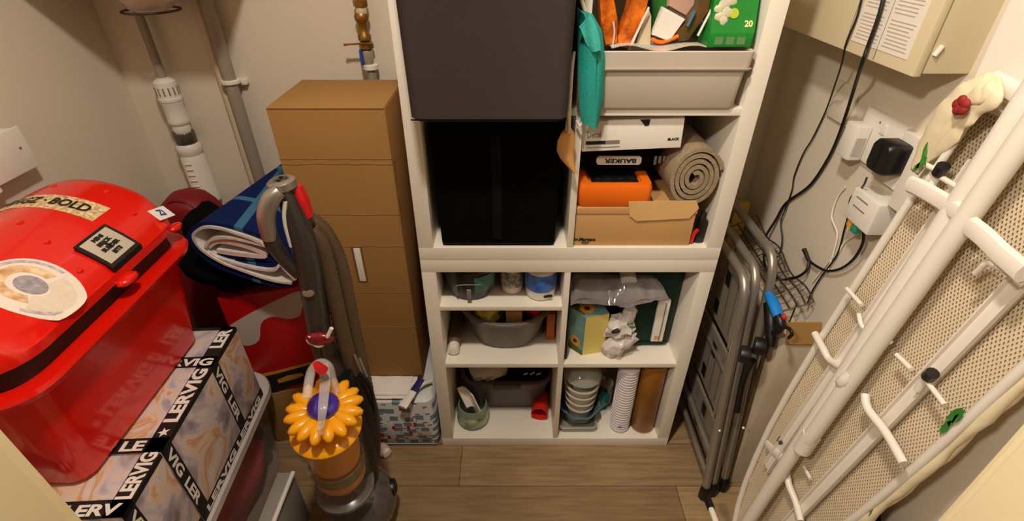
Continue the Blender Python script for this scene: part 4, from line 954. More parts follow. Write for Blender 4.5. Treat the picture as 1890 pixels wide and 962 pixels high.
roll(inner, .0032, 'silver_layer', silver, y0=1.045)
roll([(378, 458), (388, 444), (420, 440), (470, 450), (508, 462), (518, 478), (512, 494), (498, 500), (450, 492), (404, 478), (386, 468)], .0032, 'silver_fold', silver, y0=1.047)
roll([(384, 456), (404, 446), (450, 454), (484, 468), (484, 474), (440, 470), (400, 464)], .006, 'silver_core', silver, y0=1.052)
roll([(400, 472), (450, 476), (500, 480), (506, 488), (480, 490), (430, 484)], .006, 'navy_core', blue, y0=1.055)
# small light bits behind the vacuum: brown card edge and white strip
obj('brown_card_slab', B().box((-.70, 1.045, .002), (-.53, 1.075, .235), .003).xf(RZ((-.6, 1.06, 0), .1)), card, label='brown cardboard slab standing behind the yellow vacuum cleaner', cat='cardboard')
obj('dark_red_folder', B().box((-.565, .99, .002), (-.53, 1.03, .20), .004), dred, label='dark red folder standing between crate and vacuum', cat='folder')
obj('white_strip', B().box((-.60, .93, .002), (-.535, .97, .035), .004), whitep, label='white plastic strip on the floor beside the clear crate', cat='strip')
t = thing('white_carton', (-.58, .70, 0), 'white and grey carton leaning on the near side of the clear crate', 'carton')
Mc = RA((-.60, .7, 0), 'Y', -.10)
obj('carton', B().box((-.655, .50, .003), (-.612, .83, .22), .003, M=RZ((-.63, .83, 0), .02)), mat('grey_card', (150, 144, 136), .6, var=.08), t)
obj('white_edge', B().tube([(-.611, .50, .221), (-.611, .83, .221)], .006, 8), whitep, t)
b = B()
for k in range(3): b.box((-.6118, .64 + .05 * k, .10), (-.6108, .655 + .05 * k, .16))
obj('dark_marks', b, ink, t)

# ------------------------------------------------------------------ vacuum cleaner
VX, VY = -.455, .80
t = thing('vacuum_cleaner', (VX, VY, 0), 'upright vacuum cleaner with yellow cyclone top and clear dust bin', 'vacuum cleaner')
b = B()
Bc = Vector((-.432, .815, .105))
pr = []
for k in range(25):
    a = -PI / 2 + PI * k / 24; r_ = .10 * math.cos(a); z_ = .095 * math.sin(a); pr.append((max(.004, r_ * (1 - (.035 if k % 3 == 0 else 0))), z_))
b.lathe(pr, Bc, (1, .1, 0), 40); obj('ball', b, mat('glossy_grey_ball', (84, 76, 74), .2, coat=.5), t, 30)
b = B(); b.box((-.57, .60, .006), (-.30, .70, .055), .02, seg=3); obj('cleaner_head', b, dkgrey, t)
b = B(); b.tube([(-.43, .70, .05), (-.43, .76, .08)], [.05, .06], 16); obj('head_joint', b, dkgrey, t)
wl = at(722, 902, Y=.84)
b = B(); b.lathe([(.012, -.025), (.026, -.018), (.03, 0), (.026, .016), (.01, .022)], (wl.x - .005, .84, wl.z), (1, .1, 0), 24); obj('side_wheel', b, blackp, t)
obj('wheel_stalk', B().tube([(-.385, .83, .11), (wl.x - .02, .84, wl.z)], .016, 12), dkgrey, t)
# dust bin
B0 = at(637, 897, Y=.775); B1 = at(603, 790, Y=.745)
ax = (B1 - B0); Hn = ax.length; axn = ax.normalized()
b = B(); b.lathe([(.070, 0), (.074, .005), (.075, .02), (.0755, Hn), (.072, Hn), (.0715, .02), (.06, .012)], B0, axn, 44); obj('dust_bin', b, mat('smoky_clear_plastic', (160, 148, 134), .08, alpha=.11, var=.04, coat=.6), t)
b = B(); b.lathe([(.071, -.004), (.076, -.002), (.0765, .01), (.074, .012)], B0, axn, 44); obj('bin_base', b, mat('grey_clear_base', (120, 112, 104), .2, alpha=.8), t)
b = B(); b.lathe([(.03, .0), (.04, .03), (.052, .055), (.062, .075), (.062, .10), (.05, .105), (.045, .13), (.048, .15), (.06, .16), (.064, Hn - .03), (.066, Hn)], B0, axn, 40); obj('inner_shroud', b, mat('amber_shroud', (252, 170, 20), .35, var=.10, vs=9, rgb2=(244, 150, 16)), t)
b = B(); b.lathe([(.0625, .112), (.066, .114), (.066, .150), (.0625, .152)], B0, axn, 40, cap=False); obj('mesh_band', b, mat('grey_mesh', (136, 116, 78), .5, var=.2, vs=60), t)
b = B(); b.lathe([(.03, .0), (.036, .004), (.036, .03), (.03, .04)], B0, axn, 30); obj('lower_hub', b, mgrey, t)
b = B(); b.lathe([(.073, 0), (.078, .003), (.080, .010), (.077, .015), (.060, .022)], B1 - axn * .004, axn, 44); obj('yellow_collar', b, yellowp, t)
P0 = at(598, 754, Y=.742); 
# petals
dn = axn
u_ = Vector((1, 0, 0)); u_ = (u_ - dn * u_.dot(dn)).normalized(); s_ = dn.cross(u_)
b = B(); b.lathe([(.06, -.03), (.062, -.012), (.05, .0), (.03, .005)], P0, dn, 36); obj('cyclone_core', b, yellowp, t)
for k in range(16):
    a = 2 * PI * k / 16; rd = u_ * math.cos(a) + s_ * math.sin(a); tg = dn.cross(rd)
    M = Matrix((rd, tg, dn)).transposed()
    b = B(); b.blob(P0 + rd * .053 - dn * .006 + dn * (.002 if k % 2 else -.002), (.034, .0150, .014), 2, M=M)
    obj('cyclone_petal', b, yellowp, t, 80)
b = B(); b.lathe([(.034, -.004), (.035, .004), (.033, .012), (.024, .02), (.008, .024)], P0 + dn * .006, dn, 36); obj('purple_cap', b, purple, t)
# clear carry handle
hb = at(592, 735, Y=.72); ht = at(592, 672, Y=.80)
b = B()
hp = [at(566, 735, Y=.705), at(571, 700, Y=.74), at(577, 680, Y=.775), at(592, 668, Y=.80), at(608, 676, Y=.80), at(615, 700, Y=.79), at(622, 722, Y=.78)]
b.tube(hp, .010, 10, smooth=5, flat=.8); b.tube([at(596, 672, Y=.80), at(600, 700, Y=.775), at(596, 750, Y=.70), at(592, 790, Y=.672)], [.012, .012, .010, .006], 10, smooth=4, flat=.4)
obj('clear_handle', b, crystal, t)
b = B(); b.tube([at(596, 684, Y=.76), at(583, 675, Y=.785)], .012, 12, flat=.8); obj('red_button', b, mat('signal_red', (206, 30, 26)), t)
b = B(); b.tube([at(590, 790, Y=.668), at(592, 800, Y=.668)], .006, 8); obj('bin_latch', b, clearp, t)
# neck / wand
npts = [at(628, 705, Y=.87), at(598, 640, Y=.88), at(582, 560, Y=.885), at(568, 480, Y=.885), at(552, 420, Y=.885), at(534, 370, Y=.885), at(524, 345, Y=.885)]
b = B(); b.tube(npts, [.036, .036, .035, .035, .033, .027, .021], 20, smooth=5, flat=.7); obj('wand_neck', b, dkgrey, t)
b = B(); b.lathe([(.020, 0), (.026, .002), (.027, .016), (.022, .020), (.014, .020), (.014, .014)], at(524, 348, Y=.885), (npts[-1] - npts[-2]), 26); obj('wand_end_ring', b, steel, t)
b = B(); tp = at(524, 341, Y=.885)
for a in range(3): b.blob(tp + Vector((.010 * math.cos(a * 2.1), .008 * math.sin(a * 2.1), .012)), (.006, .004, .003), 1)
obj('end_openings', b, blackp, t)
b = B(); b.tube([at(540, 346, Y=.90), at(552, 370, Y=.90), at(564, 400, Y=.90)], [.019, .020, .016], 18, smooth=4); obj('red_tube', b, mat('satin_deep_red', (206, 10, 18), .3, coat=.3), t)
b = B(); b.tube([at(516, 352, Y=.86), at(500, 368, Y=.85), at(491, 400, Y=.845), at(498, 440, Y=.845)], [.014, .017, .017, .014], 16, smooth=6); obj('handle_metal', b, steel, t)
b = B(); b.tube([at(494, 418, Y=.845), at(503, 448, Y=.85), at(524, 478, Y=.86), at(552, 505, Y=.87)], [.014, .016, .014, .014], 16, smooth=6); obj('handle_grip', b, dkgrey, t)
b = B(); b.tube([at(526, 372, Y=.86), at(526, 410, Y=.858), at(538, 455, Y=.86)], .0045, 8, smooth=5); obj('handle_trim', b, whitep, t)
b = B(); b.lathe([(.001, .004), (.012, .003), (.013, 0)], at(569, 541, Y=.852), (0, -1, .35), 20, sy=.7); obj('badge', b, steel, t)
b = B(); c = at(590, 625, Y=.842); b.blob(c, (.034, .014, .018), 2); obj('dark_red_latch', b, mat('satin_maroon', (120, 14, 24), .25, coat=.4), t)
b = B(); b.tube([at(572, 620, Y=.838), at(580, 636, Y=.836), at(596, 636, Y=.836), at(612, 606, Y=.84)], .0045, 8, smooth=5); b.blob(at(573, 628, Y=.84), (.010, .008, .014), 2); obj('silver_trim', b, whitep, t)
# hose
for k, (pp, r_) in enumerate((([(566, 402, .93), (598, 425, .94), (626, 480, .94), (644, 560, .93), (660, 640, .92), (678, 720, .90)], .017),
        ([(572, 420, .92), (596, 460, .92), (616, 540, .91), (634, 620, .90), (652, 690, .89), (672, 760, .88)], .020))):
    P_, _ = catmull([at(x, y, Y=Y_) for x, y, Y_ in pp], 16)
    rl = [r_ * (1.0 if i % 2 else .90) for i in range(len(P_))]
    b = B(); b.tube(P_, rl, 16); obj('hose', b, mat('brown_grey_hose', (84, 66, 46), .4, var=.1), t, 80)
b = B(); b.tube([at(652, 690, Y=.89), at(676, 760, Y=.87), at(682, 830, Y=.86), at(676, 880, Y=.85)], [.028, .032, .030, .03], 16, smooth=5); obj('rear_duct', b, blackp, t)
b = B(); b.tube([at(618, 690, Y=.86), at(640, 760, Y=.85), at(660, 830, Y=.84), at(665, 880, Y=.83)], [.04, .05, .05, .05], 18, smooth=5); obj('spine', b, blackp, t)
for k in range(2):
    b = B(); b.tube([at(654 + 9 * k, 655 + 6 * k, Y=.885), at(668 + 9 * k, 690 + 6 * k, Y=.872)], .0035, 8); obj('spine_trim', b, steel, t)
b = B(); b.tube([at(664, 690, Y=.86), at(684, 715, Y=.86), at(692, 760, Y=.86), at(690, 800, Y=.87)], .005, 8, smooth=6); obj('power_cord', b, blackp, t)

# ------------------------------------------------------------------ right wall: fuse box, sockets, adapters
FX = .682
t = thing('fuse_box', (.73, 1.17, 1.27), 'cream wall-mounted fuse box with a printed notice on its door', 'fuse box')
fbm = mat('cream_enamel', (222, 208, 172), .4, var=.03, vs=3)
fz = 1.280; fy0, fy1 = .885, 1.44
obj('box_body', B().box((FX + .014, fy0 + .004, fz), (XR + .001, fy1, 1.75), .004), fbm, t)
obj('front_cover', B().box((FX, fy0, fz - .004), (FX + .0135, fy1, 1.75), .003), fbm, t)
obj('notice', B().box((FX - .0012, .915, fz + .018), (FX + .0001, 1.085, 1.72)), whitepaper, t, 0)
b = B()
for k in range(62):
    z = fz + .026 + .0062 * k
    for y0, y1 in ((.922, .992), (1.005, 1.078)):
        if (k % 9 == 8): continue
        b.box((FX - .0018, y0 + random.uniform(0, .012), z), (FX - .0011, y1 - random.uniform(0, .006), z + .0018))
obj('printed_lines', b, mat('faint_grey_ink', (196, 184, 168), .7), t, 0)
obj('notice_fold', B().box((FX - .0018, .998, fz + .0), (FX - .0011, .999, 1.72)), greyink, t, 0)
obj('cover_groove', B().box((FX - .0008, 1.10, fz), (FX + .0002, 1.1015, 1.72)), greyink, t, 0)
b = B()
for k in range(3):
    for j in range(2): b.box((FX - .0007, 1.33 + .04 * j, fz + .05 + .03 * k), (FX + .0003, 1.365 + .04 * j, fz + .068 + .03 * k))
obj('raised_squares', b, mat('darker_cream', (200, 184, 148), .5), t, 0)
obj('end_catch', B().tube([(.705, fy0 + .002, fz + .03), (.712, fy0 + .002, fz + .046)], .004, 8), whitep, t)
def plate(name, y0, y1, z0, z1, x, label, cat):
    t = thing(name, (XR, (y0 + y1) / 2, z0), label, cat)
    obj('face_plate', B().box((x, y0, z0), (XR + .001, y1, z1), .003), whitep, t); return t
t = plate('double_socket', .955, 1.085, 1.058, 1.166, .768, 'white double wall socket behind the plugged-in adapters', 'socket')
obj('screws', B().lathe([(.003, 0), (.002, .001)], (.768, 1.03, 1.148), (-1, 0, 0), 10).lathe([(.003, 0), (.002, .001)], (.768, 1.015, 1.148), (-1, 0, 0), 10), greyink, t)
obj('switch_rocker', B().box((.765, 1.004, 1.13), (.7685, 1.018, 1.15), .001), whitep, t)
t = plate('switch_plate', .885, .948, 1.05, 1.160, .762, 'narrow white switch plate between the socket and white junction box', 'switch')
obj('switch_rocker', B().box((.757, .905, 1.09), (.7625, .925, 1.12), .002), whitep, t)
t = plate('junction_box', .80, .882, 1.035, 1.155, .745, 'white wall box partly hidden by the ironing board', 'wall box')
obj('box_lid', B().box((.741, .797, 1.032), (.7455, .885, 1.158), .002), whitep, t)
t = thing('plug_adapter', (.74, 1.06, 1.05), 'white plug adapter in the left half of the wall socket', 'adapter')
obj('adapter_body', B().box((.735, 1.040, 1.058), (.767, 1.085, 1.135), .006), whitep, t)
obj('side_label', B().box((.740, 1.0385, 1.07), (.76, 1.0405, 1.11)), mat('light_grey_print', (186, 180, 170), .5), t)
t = thing('plug_adapter', (.72, .97, 1.07), 'black plug adapter with a thin black cord in the wall socket', 'adapter')
ac = at(1622, 290, X=.720)
b = B(); R = lambda w, d, x, r: [Vector((x, p.x, p.y)) for p in rr(ac.y, ac.z, w, d, r, 0, 5)]
b.loft([R(.048, .056, .764, .010), R(.056, .064, .757, .012), R(.056, .064, .724, .012), R(.048, .056, .717, .012)])
obj('adapter_body', b, blackp, t)
obj('adapter_ridge', B().tube([(.7175, ac.y, ac.z - .024), (.7165, ac.y, ac.z + .024)], .0025, 8), blackp, t)
cord = [at(1600, 328, X=.72), at(1592, 345, X=.735), at(1570, 366, X=.75), at(1566, 395, X=.765), at(1558, 425, X=.772), at(1545, 470, X=.772), at(1515, 512, X=.772), at(1498, 540, X=.77), at(1490, 562, X=.76)]
obj('cord', B().tube(cord, .002, 8, smooth=6), blackp, t)
t = thing('network_box', (.74, .95, .94), 'white network terminal box with two slots below the socket', 'network box')
nb = [at(px, py, X=.735) for px, py in ((1590, 342), (1640, 362), (1612, 424), (1572, 398))]
zc1 = 1.030; zc0 = .960; ya, yb2 = .885, .972
obj('box_body', B().box((.728, ya, zc0), (XR + .001, yb2, zc1), .005), whitep, t)
b = B()
for k in range(2): b.box((.7272, .915, 1.014 - .020 * k), (.7285, .955, 1.0165 - .020 * k))
obj('vent_slot', b, greyink, t, 0)
obj('orange_plug', B().box((.733, .945, .943), (.75, .96, .961), .003), mat('signal_orange', (236, 160, 30), .4), t)
obj('green_plug', B().box((.733, .925, .939), (.752, .943, .960), .003), mat('teal_green_plug', (40, 140, 110), .4), t)
cx = [at(1594, 428, X=.742), at(1592, 450, X=.75), at(1576, 478, X=.76), at(1552, 496, X=.765), at(1528, 500, X=.768), at(1508, 492, X=.768), at(1493, 480, X=.768), at(1485, 464, X=.768)]
obj('looped_cable', B().tube(cx, .0032, 8, smooth=6), blackp, label='thick black cable looping from the network box across the wall', cat='cable')
pe = [at(1493, 482, X=.764), at(1484, 460, X=.762)]
obj('cable_plug', B().tube(pe, [.0045, .006], 10), blackp, label='black cable plug sticking up on the right wall', cat='plug')
c2 = [at(1494, 482, X=.766), at(1488, 500, X=.76), at(1470, 512, X=.755), at(1444, 516, X=.745), at(1424, 508, X=.735), at(1412, 490, X=.73), at(1410, 470, X=.74), at(1412, 440, X=.75), at(1432, 406, X=.765), at(1450, 376, X=.772), at(1486, 350, X=.772), at(1505, 330, X=.772), at(1530, 290, X=.77), at(1546, 255, X=.77), at(1562, 210, X=.755), at(1576, 165, X=.725), at(1590, 120, X=.675), at(1602, 85, X=.672), at(1620, 35, X=.672), at(1632, -10, X=.672), at(1640, -60, X=.672)]
obj('hanging_cable', B().tube(c2, .0037, 8, smooth=6), blackp, label='thick black cable hanging down in front of the fuse box', cat='cable')
c3 = [at(1594, -20, X=.676), at(1582, 30, X=.676), at(1562, 80, X=.677), at(1553, 120, X=.70), at(1540, 160, X=.74), at(1524, 205, X=.77), at(1500, 255, X=.772), at(1482, 285, X=.772), at(1466, 325, X=.772), at(1462, 350, X=.772), at(1450, 385, X=.768), at(1441, 410, X=.765), at(1444, 440, X=.765), at(1438, 470, X=.765), at(1424, 484, X=.75)]
obj('hanging_cable', B().tube(c3, .0019, 8, smooth=6), blackp, label='thin black cable hanging left of the thick one over the fuse box', cat='cable')
for k, pts in enumerate((((1560, 345), (1545, 365), (1535, 400), (1545, 430), (1540, 460), (1528, 500)), ((1585, 432), (1560, 446), (1545, 470), (1530, 482), (1500, 520)))):
    obj('white_cable', B().tube([at(x, y, X=.774) for x, y in pts], .002, 8, smooth=6), whitep, label=('slack white cable under the white plug adapter', 'white cable running down left from the orange plug')[k], cat='cable')
obj('blank_plate', B().box((.772, 1.14, 1.10), (XR + .001, 1.225, 1.185), .003), wallm, label='blank painted-over wall plate left of the white adapter', cat='wall plate')

# ------------------------------------------------------------------ folded step ladder
t = thing('step_ladder', (.60, 1.12, 0), 'folded aluminium step ladder leaning between the shelves and the right wall', 'step ladder')
def uframe(x, yn, yf, zt, r=.0125, lean=.0, foot=.03, rad=.06):
    pts = [(x, yn - .13 * (1), foot), (x + lean * .5, yn - .055, zt * .55), (x + lean, yn - .006, zt - rad * 1.2)]
    for k in range(1, 7):
        a = PI / 2 * k / 6; pts.append((x + lean, yn + rad - rad * math.cos(a), zt - rad + rad * math.sin(a)))
    for k in range(0, 7):
        a = PI / 2 * k / 6; pts.append((x + lean, yf - rad + rad * math.sin(a), zt - rad + rad * math.cos(a)))
    pts += [(x + lean * .5, yf - .05, zt * .55), (x, yf - .13, foot)]
    return B().tube(pts, r, 14)
obj('outer_frame', uframe(.600, 1.02, 1.42, .735), steel, t)
obj('middle_frame', uframe(.628, 1.035, 1.43, .755, .0115), steel, t)
obj('rear_frame', uframe(.668, 1.05, 1.44, .79, .0115, foot=.02), steel, t)
# folded treads (grey panels with dark slots) between frames
def tread(x, y0, y1, z0, z1, sh=.1, label=None):
    b = B()
    def sl(y, z): return (x, y - sh * (1 - z / .75) , z)
    b.prism([sl(y0, z0), sl(y1, z0), sl(y1, z1), sl(y0, z1)], (.009, 0, 0))
    tr = obj('tread', b, steeld, t, 0)
    b = B()
    for yy in (y0 + .004, y1 - .004): b.tube([Vector(sl(yy, z0)) - Vector((.003, 0, 0)), Vector(sl(yy, z1)) - Vector((.003, 0, 0))], .005, 8)
    obj('tread_edge', b, steel, tr)
    b = B(); n = int((y1 - y0) / .045)
    for k in range(n):
        yy = y0 + .03 + .045 * k
        b.prism([Vector(sl(yy, z0 + .02)) - Vector((.0006, 0, 0)), Vector(sl(yy + .008, z0 + .02)) - Vector((.0006, 0, 0)), Vector(sl(yy + .008, z1 - .02)) - Vector((.0006, 0, 0)), Vector(sl(yy, z1 - .02)) - Vector((.0006, 0, 0))], (.0004, 0, 0))
    obj('tread_grooves', b, steel, tr, 0)
    for (fy, fz_) in ((.25, .75), (.36, .2), (.75, .4)):
        b = B(); yy = y0 + (y1 - y0) * fy; zz = z0 + (z1 - z0) * fz_
        b.prism([Vector(sl(yy, zz - .022)) - Vector((.001, 0, 0)), Vector(sl(yy + .03, zz - .022)) - Vector((.001, 0, 0)), Vector(sl(yy + .03, zz + .022)) - Vector((.001, 0, 0)), Vector(sl(yy, zz + .022)) - Vector((.001, 0, 0))], (.0004, 0, 0))
        obj('dark_slot', b, blackp, tr, 0)
tread(.612, 1.06, 1.40, .50, .71)
tread(.612, 1.05, 1.40, .27, .47)
tread(.612, 1.03, 1.38, .10, .24)
obj('cross_bar', B().tube([(.615, .99, .42), (.615, 1.36, .42)], .009, 10), steel, t)
for z in (.08, .16): obj('cross_bar', B().tube([(.602, .90 + z * .15, z), (.602, 1.30, z)], .009, 10), steel, t)
h = at(1378, 655, X=.60)
for k, dxx in enumerate((0, .028)):
    b = B(); b.lathe([(.004, -.014), (.022, -.012), (.024, 0), (.022, .012), (.004, .014)], (h.x + dxx - .004, h.y - .0, h.z + .03 * k), (1, -.4, 0), 24); obj('black_hinge', b, blackp, t)
b = B(); b.tube([at(1360, 760, X=.63), at(1372, 700, X=.63), at(1390, 665, X=.63)], .009, 10, smooth=4); obj('black_strap', b, blackp, t)
for (x, yy, zz) in ((.600, .888, 0), (.628, .902, 0), (.668, .918, 0), (.600, 1.288, 0), (.628, 1.298, 0), (.668, 1.308, 0)):
    obj('rubber_foot', B().tube([(x, yy, zz + .001), (x, yy + .001, zz + .04), (x, yy + .004, zz + .05)], [.017, .017, .014], 14), blackp, t)
for k, (x, y) in enumerate(((1328, 795), (1372, 790))):
    q = at(x, y, X=.60 + .04 * k); obj('rivet', B().blob(q, (.004, .004, .004), 2), whitep, t)
# blue handled clamp hooked over the frame
t = thing('blue_handled_clamp', at(1425, 590, X=.66), 'black spring clamp with a bright blue handle hooked on the ladder frame', 'clamp')
b = B(); b.tube([at(1418, 541, X=.668), at(1428, 560, X=.664), at(1437, 585, X=.662)], [.011, .015, .013], 14, smooth=4, flat=.8); obj('blue_handle', b, bluep, t)
b = B(); b.tube([at(1420, 560, X=.672), at(1424, 590, X=.67), at(1422, 640, X=.665)], [.015, .018, .012], 14, smooth=4); b.tube([at(1436, 584, X=.662), at(1442, 600, X=.664), at(1430, 616, X=.668)], [.012, .012, .01], 12, smooth=3); obj('black_jaw', b, blackp, t)
b = B(); b.tube([at(1444, 604, X=.66), at(1456, 606, X=.662), at(1462, 616, X=.664), at(1456, 624, X=.668)], .0045, 8, smooth=4); obj('black_hook', b, blackp, t)
b = B(); b.blob(at(1446, 586, X=.668), (.006, .008, .010), 2); obj('red_tip', b, mat('signal_red', (206, 30, 26)), t)

# pale carton behind the ladder and wire rack on top
t = thing('pale_carton', (.727, 1.16, 0), 'tall pale cardboard carton between ladder and ironing board', 'carton')
pcm = mat('pale_card', (196, 178, 150), .75, var=.06, vs=3, rgb2=(206, 190, 166))
obj('carton', B().box((.693, .935, .001), (.776, 1.40, .60), .002), pcm, t)
obj('brown_flap', B().prism([(.69, .93, .612), (.776, .93, .612), (.776, .955, .662), (.69, .955, .662)], (0, .003, 0)), card, t)
t = thing('wire_rack', (.73, 1.2, .66), 'bent metal wire rack lying on the pale carton behind the ladder', 'rack')
wr = mat('dull_wire', (84, 74, 60), .4, metal=.7, var=.2)
def wp(u, v): return Vector((.690 + .07 * v, .99 + .38 * u, .670 + .03 * u + .012 * math.sin(u * 14) * (v - .2) + .03 * v))
b = B()
for k in range(5): b.tube([wp(i / 14, k / 4) for i in range(15)], .0022, 6)
obj('long_wires', b, wr, t)
b = B()
for i in range(15): b.tube([wp(i / 14, 0), wp(i / 14, .5), wp(i / 14, 1)], .0018, 6)
obj('cross_wires', b, wr, t)
obj('rack_legs', B().tube([wp(.02, .5), wp(.02, .5) - Vector((0, 0, .075))], .002, 6).tube([wp(.95, .5), Vector((.73, 1.38, .601))], .002, 6), wr, t)
obj('yellow_level', B().box((.705, 1.405, .002), (.75, 1.43, .76), .004), mat('mustard_plastic', (196, 160, 60), .5), label='mustard yellow bar standing behind the wire rack', cat='bar')
obj('dark_pole', B().tube([(.6855, .925, .004), (.6855, 1.0, .60), (.6855, 1.01, .66)], .0055, 10), mat('bronze_metal', (110, 88, 50), .4, metal=.6), label='slim bronze pole between the ladder and the pale carton', cat='pole')

# ------------------------------------------------------------------ ironing board
t = thing('ironing_board', (.68, .69, 0), 'white ironing board stood on end, underside facing the room', 'ironing board')
def cy(z): return .630 + (1.1 - z) * .085
def bX(z): return .652 + .052 * z
def hw(z):
    ks = [(.0, .0), (.02, .035), (.06, .06), (.12, .084), (.2, .106), (.3, .124), (.42, .14), (.55, .150), (.75, .157), (1.18, .157), (1.24, .152), (1.27, .135)]
    for (a, wa), (c, wc) in zip(ks, ks[1:]):
        if a <= z <= c: return wa + (wc - wa) * (z - a) / (c - a)
    return .135
Z0, Z1 = .012, 1.27
def bp_(y, z, o=0): return Vector((bX(z) - o, y, z))
zs = [Z0 + (Z1 - Z0) * (k / 40) ** 1.4 for k in range(41)]
outl = [(cy(z) + hw(z), z) for z in zs] + [(cy(z) - hw(z), z) for z in reversed(zs)]
# cover (padded slab behind)
b = B()
def ringo(s, o): 
    r_ = []
    for i, (y, z) in enumerate(outl):
        c = cy(z); k = 1 if y > c else -1
        wv_ = .0025 * math.sin(i * 1.7) if s > 0 else 0
        r_.append(bp_(y + k * (s + wv_), z - (.004 if z < .05 else 0) + (.01 if z > 1.2 else 0) * (1 if s > 0 else 0), o))
    return r_
b.loft([ringo(-.012, -.004), ringo(.004, -.004), ringo(.010, -.008), ringo(.008, -.016), ringo(-.02, -.022)])
obj('padded_cover', b, creamf, t, 60)
# hem folded over the rim
b = B(); b.tube([bp_(y + (.006 if y > cy(z) else -.006) + .002 * math.sin(i * 2.1), z, .002) for i, (y, z) in enumerate(outl)], [.009 + .002 * math.sin(i * 1.3) for i in range(len(outl))], 10, closed=False)
obj('cover_hem', b, creamf, t, 60)
b = B(); b.tube([bp_(y, z, .012) for y, z in outl], .0075, 12, closed=True); obj('rim_tube', b, ironw, t)
# expanded metal lattice
b = B()
def inside(y, z): return Z0 < z < Z1 and abs(y - cy(z)) < hw(z) - .003
def strip(p, q):
    d = Vector((0, q[0] - p[0], q[1] - p[1])).normalized(); s = Vector((0, -d.z, d.y)) * .0011
    A = bp_(p[0], p[1], .004); Bq = bp_(q[0], q[1], .004)
    b.prism([A - s, Bq - s, Bq + s, A + s], (-.0016, 0, 0))
for sg in (1, -1):
    c = -1.5
    while c < 3.2:
        run = None; prev_ = None; n_ = 260
        for i in range(n_ + 1):
            y = .40 + .56 * i / n_; z = c + sg * 1.9 * (y - .66)
            ins = inside(y, z)
            if ins and run is None: run = (y, z)
            if not ins and run is not None:
                if prev_ != run: strip(run, prev_)
                run = None
            prev_ = (y, z)
        c += .0125
obj('expanded_mesh', b, mat('cream_mesh_paint', (226, 208, 178), .4), t, 0)
tb = lambda pts, r, name, **k: obj(name, B().tube([bp_(*p) for p in pts], r, k.pop('seg', 14), flat=k.pop('flat', 1), smooth=k.pop('smooth', 0)), ironw, t)
# channels
def channel(pA, pB, w_, o, name='support_channel'):
    A = bp_(pA[0], pA[1], o); Bq = bp_(pB[0], pB[1], o); s = Vector((0, w_ / 2, 0))
    b = B(); b.prism([A - s, A + s, Bq + s, Bq - s], (-.004, 0, 0))
    for q in (1, -1):
        f_ = s * q; b.prism([A + f_, A + f_ * .8, Bq + f_ * .8, Bq + f_], (-.012, 0, 0))
    return obj(name, b, ironw, t)
channel((.536, 1.20), (.645, .16), .026, .016)
channel((.700, 1.20), (.762, .34), .026, .016)
# legs
tb([(.622, 1.42, .052), (.655, .90, .05), (.668, .62, .052), (.672, .58, .052)], .0155, 'leg_tube', smooth=3)
tb([(.655, 1.42, .05), (.676, .95, .048), (.686, .60, .05), (.698, .10, .056)], .0150, 'leg_tube', smooth=3)
tb([(.672, .60, .05), (.674, .545, .05)], .018, 'leg_end_block')
tb([(.660, .80, .052), (.664, .77, .060), (.668, .755, .052)], .012, 'white_pivot', smooth=3)
# cross brackets
def ptube(name, pts, r, X=.66, sm_=4, flat=1):
    P_ = [at(x, y, X=X - .004 * (i % 2)) for i, (x, y) in enumerate(pts)]
    b = B().tube(P_, r if flat == 1 else r * 1.25, 12 if flat == 1 else 8, smooth=sm_ if len(pts) > 2 else 0)
    if flat != 1:
        for v in b.bm.verts: v.co.x = X + (v.co.x - X) * flat * .7
    return obj(name, b, ironw, t, 35)
ptube('cross_bracket', [(1792, 418), (1815, 438), (1850, 470), (1888, 505)], .0125, .650, flat=.8)
ptube('cross_bracket', [(1680, 340), (1700, 350), (1740, 372), (1772, 396)], .0115, .655, flat=.7)
ptube('cross_bracket', [(1504, 616), (1520, 645), (1532, 665), (1562, 684)], .0075, .665)
ptube('cross_bracket', [(1597, 728), (1602, 755), (1636, 800), (1668, 856)], .0075, .650)
ptube('cross_bracket', [(1452, 868), (1456, 895), (1468, 925), (1478, 962)], .0075, .645)
ptube('cross_bracket', [(1416, 822), (1440, 846), (1452, 854)], .0115, .655, flat=.5)
ptube('cross_bracket', [(1832, 148), (1862, 166), (1905, 192)], .0110, .690, flat=.6)
for pts in (((1563, 533), (1590, 563)), ((1585, 580), (1590, 600), (1602, 612), (1612, 600)), ((1624, 640), (1636, 628), (1646, 634)), ((1655, 655), (1682, 682)), ((1712, 706), (1744, 748)), ((1738, 328), (1778, 352)), ((1800, 505), (1822, 486), (1836, 492)), ((1836, 490), (1890, 520)), ((1700, 300), (1732, 316)), ((1484, 862), (1496, 884)), ((1462, 948), (1476, 962))):
    ptube('stay_rod', pts, .0042, .662)
ptube('stay_rod', [(1700, 352), (1728, 312), (1800, 205)], .006, .672)
ptube('stay_rod', [(1752, 392), (1800, 320), (1856, 235)], .006, .668)
for (px, py) in ((1717, 690), (1443, 812), (1737, 312)):
    q = at(px, py, X=.66); o_ = .03
    obj('black_end_cap', B().tube([q + Vector((.0, .0, -.008)), q + Vector((-.004, -.006, .008))], .0095, 12), blackp, t)
    obj('cap_rod', B().tube([q + Vector((.002, .004, -.006)), q + Vector((.004, .006, -.045))], .006, 10), ironw, t)
# foot bar with black end
fa = at(1309, 930, X=.53); fb = at(1326, 975, X=.53)
dd = (fb - fa)
obj('foot_bar', B().tube([fa + dd * .1, fb, fb + dd * .9, Vector((.60, .70, .05))], .0075, 12), ironw, t)
obj('foot_cap', B().tube([fa - dd * .15, fa + dd * .22], .0105, 12), blackp, t)
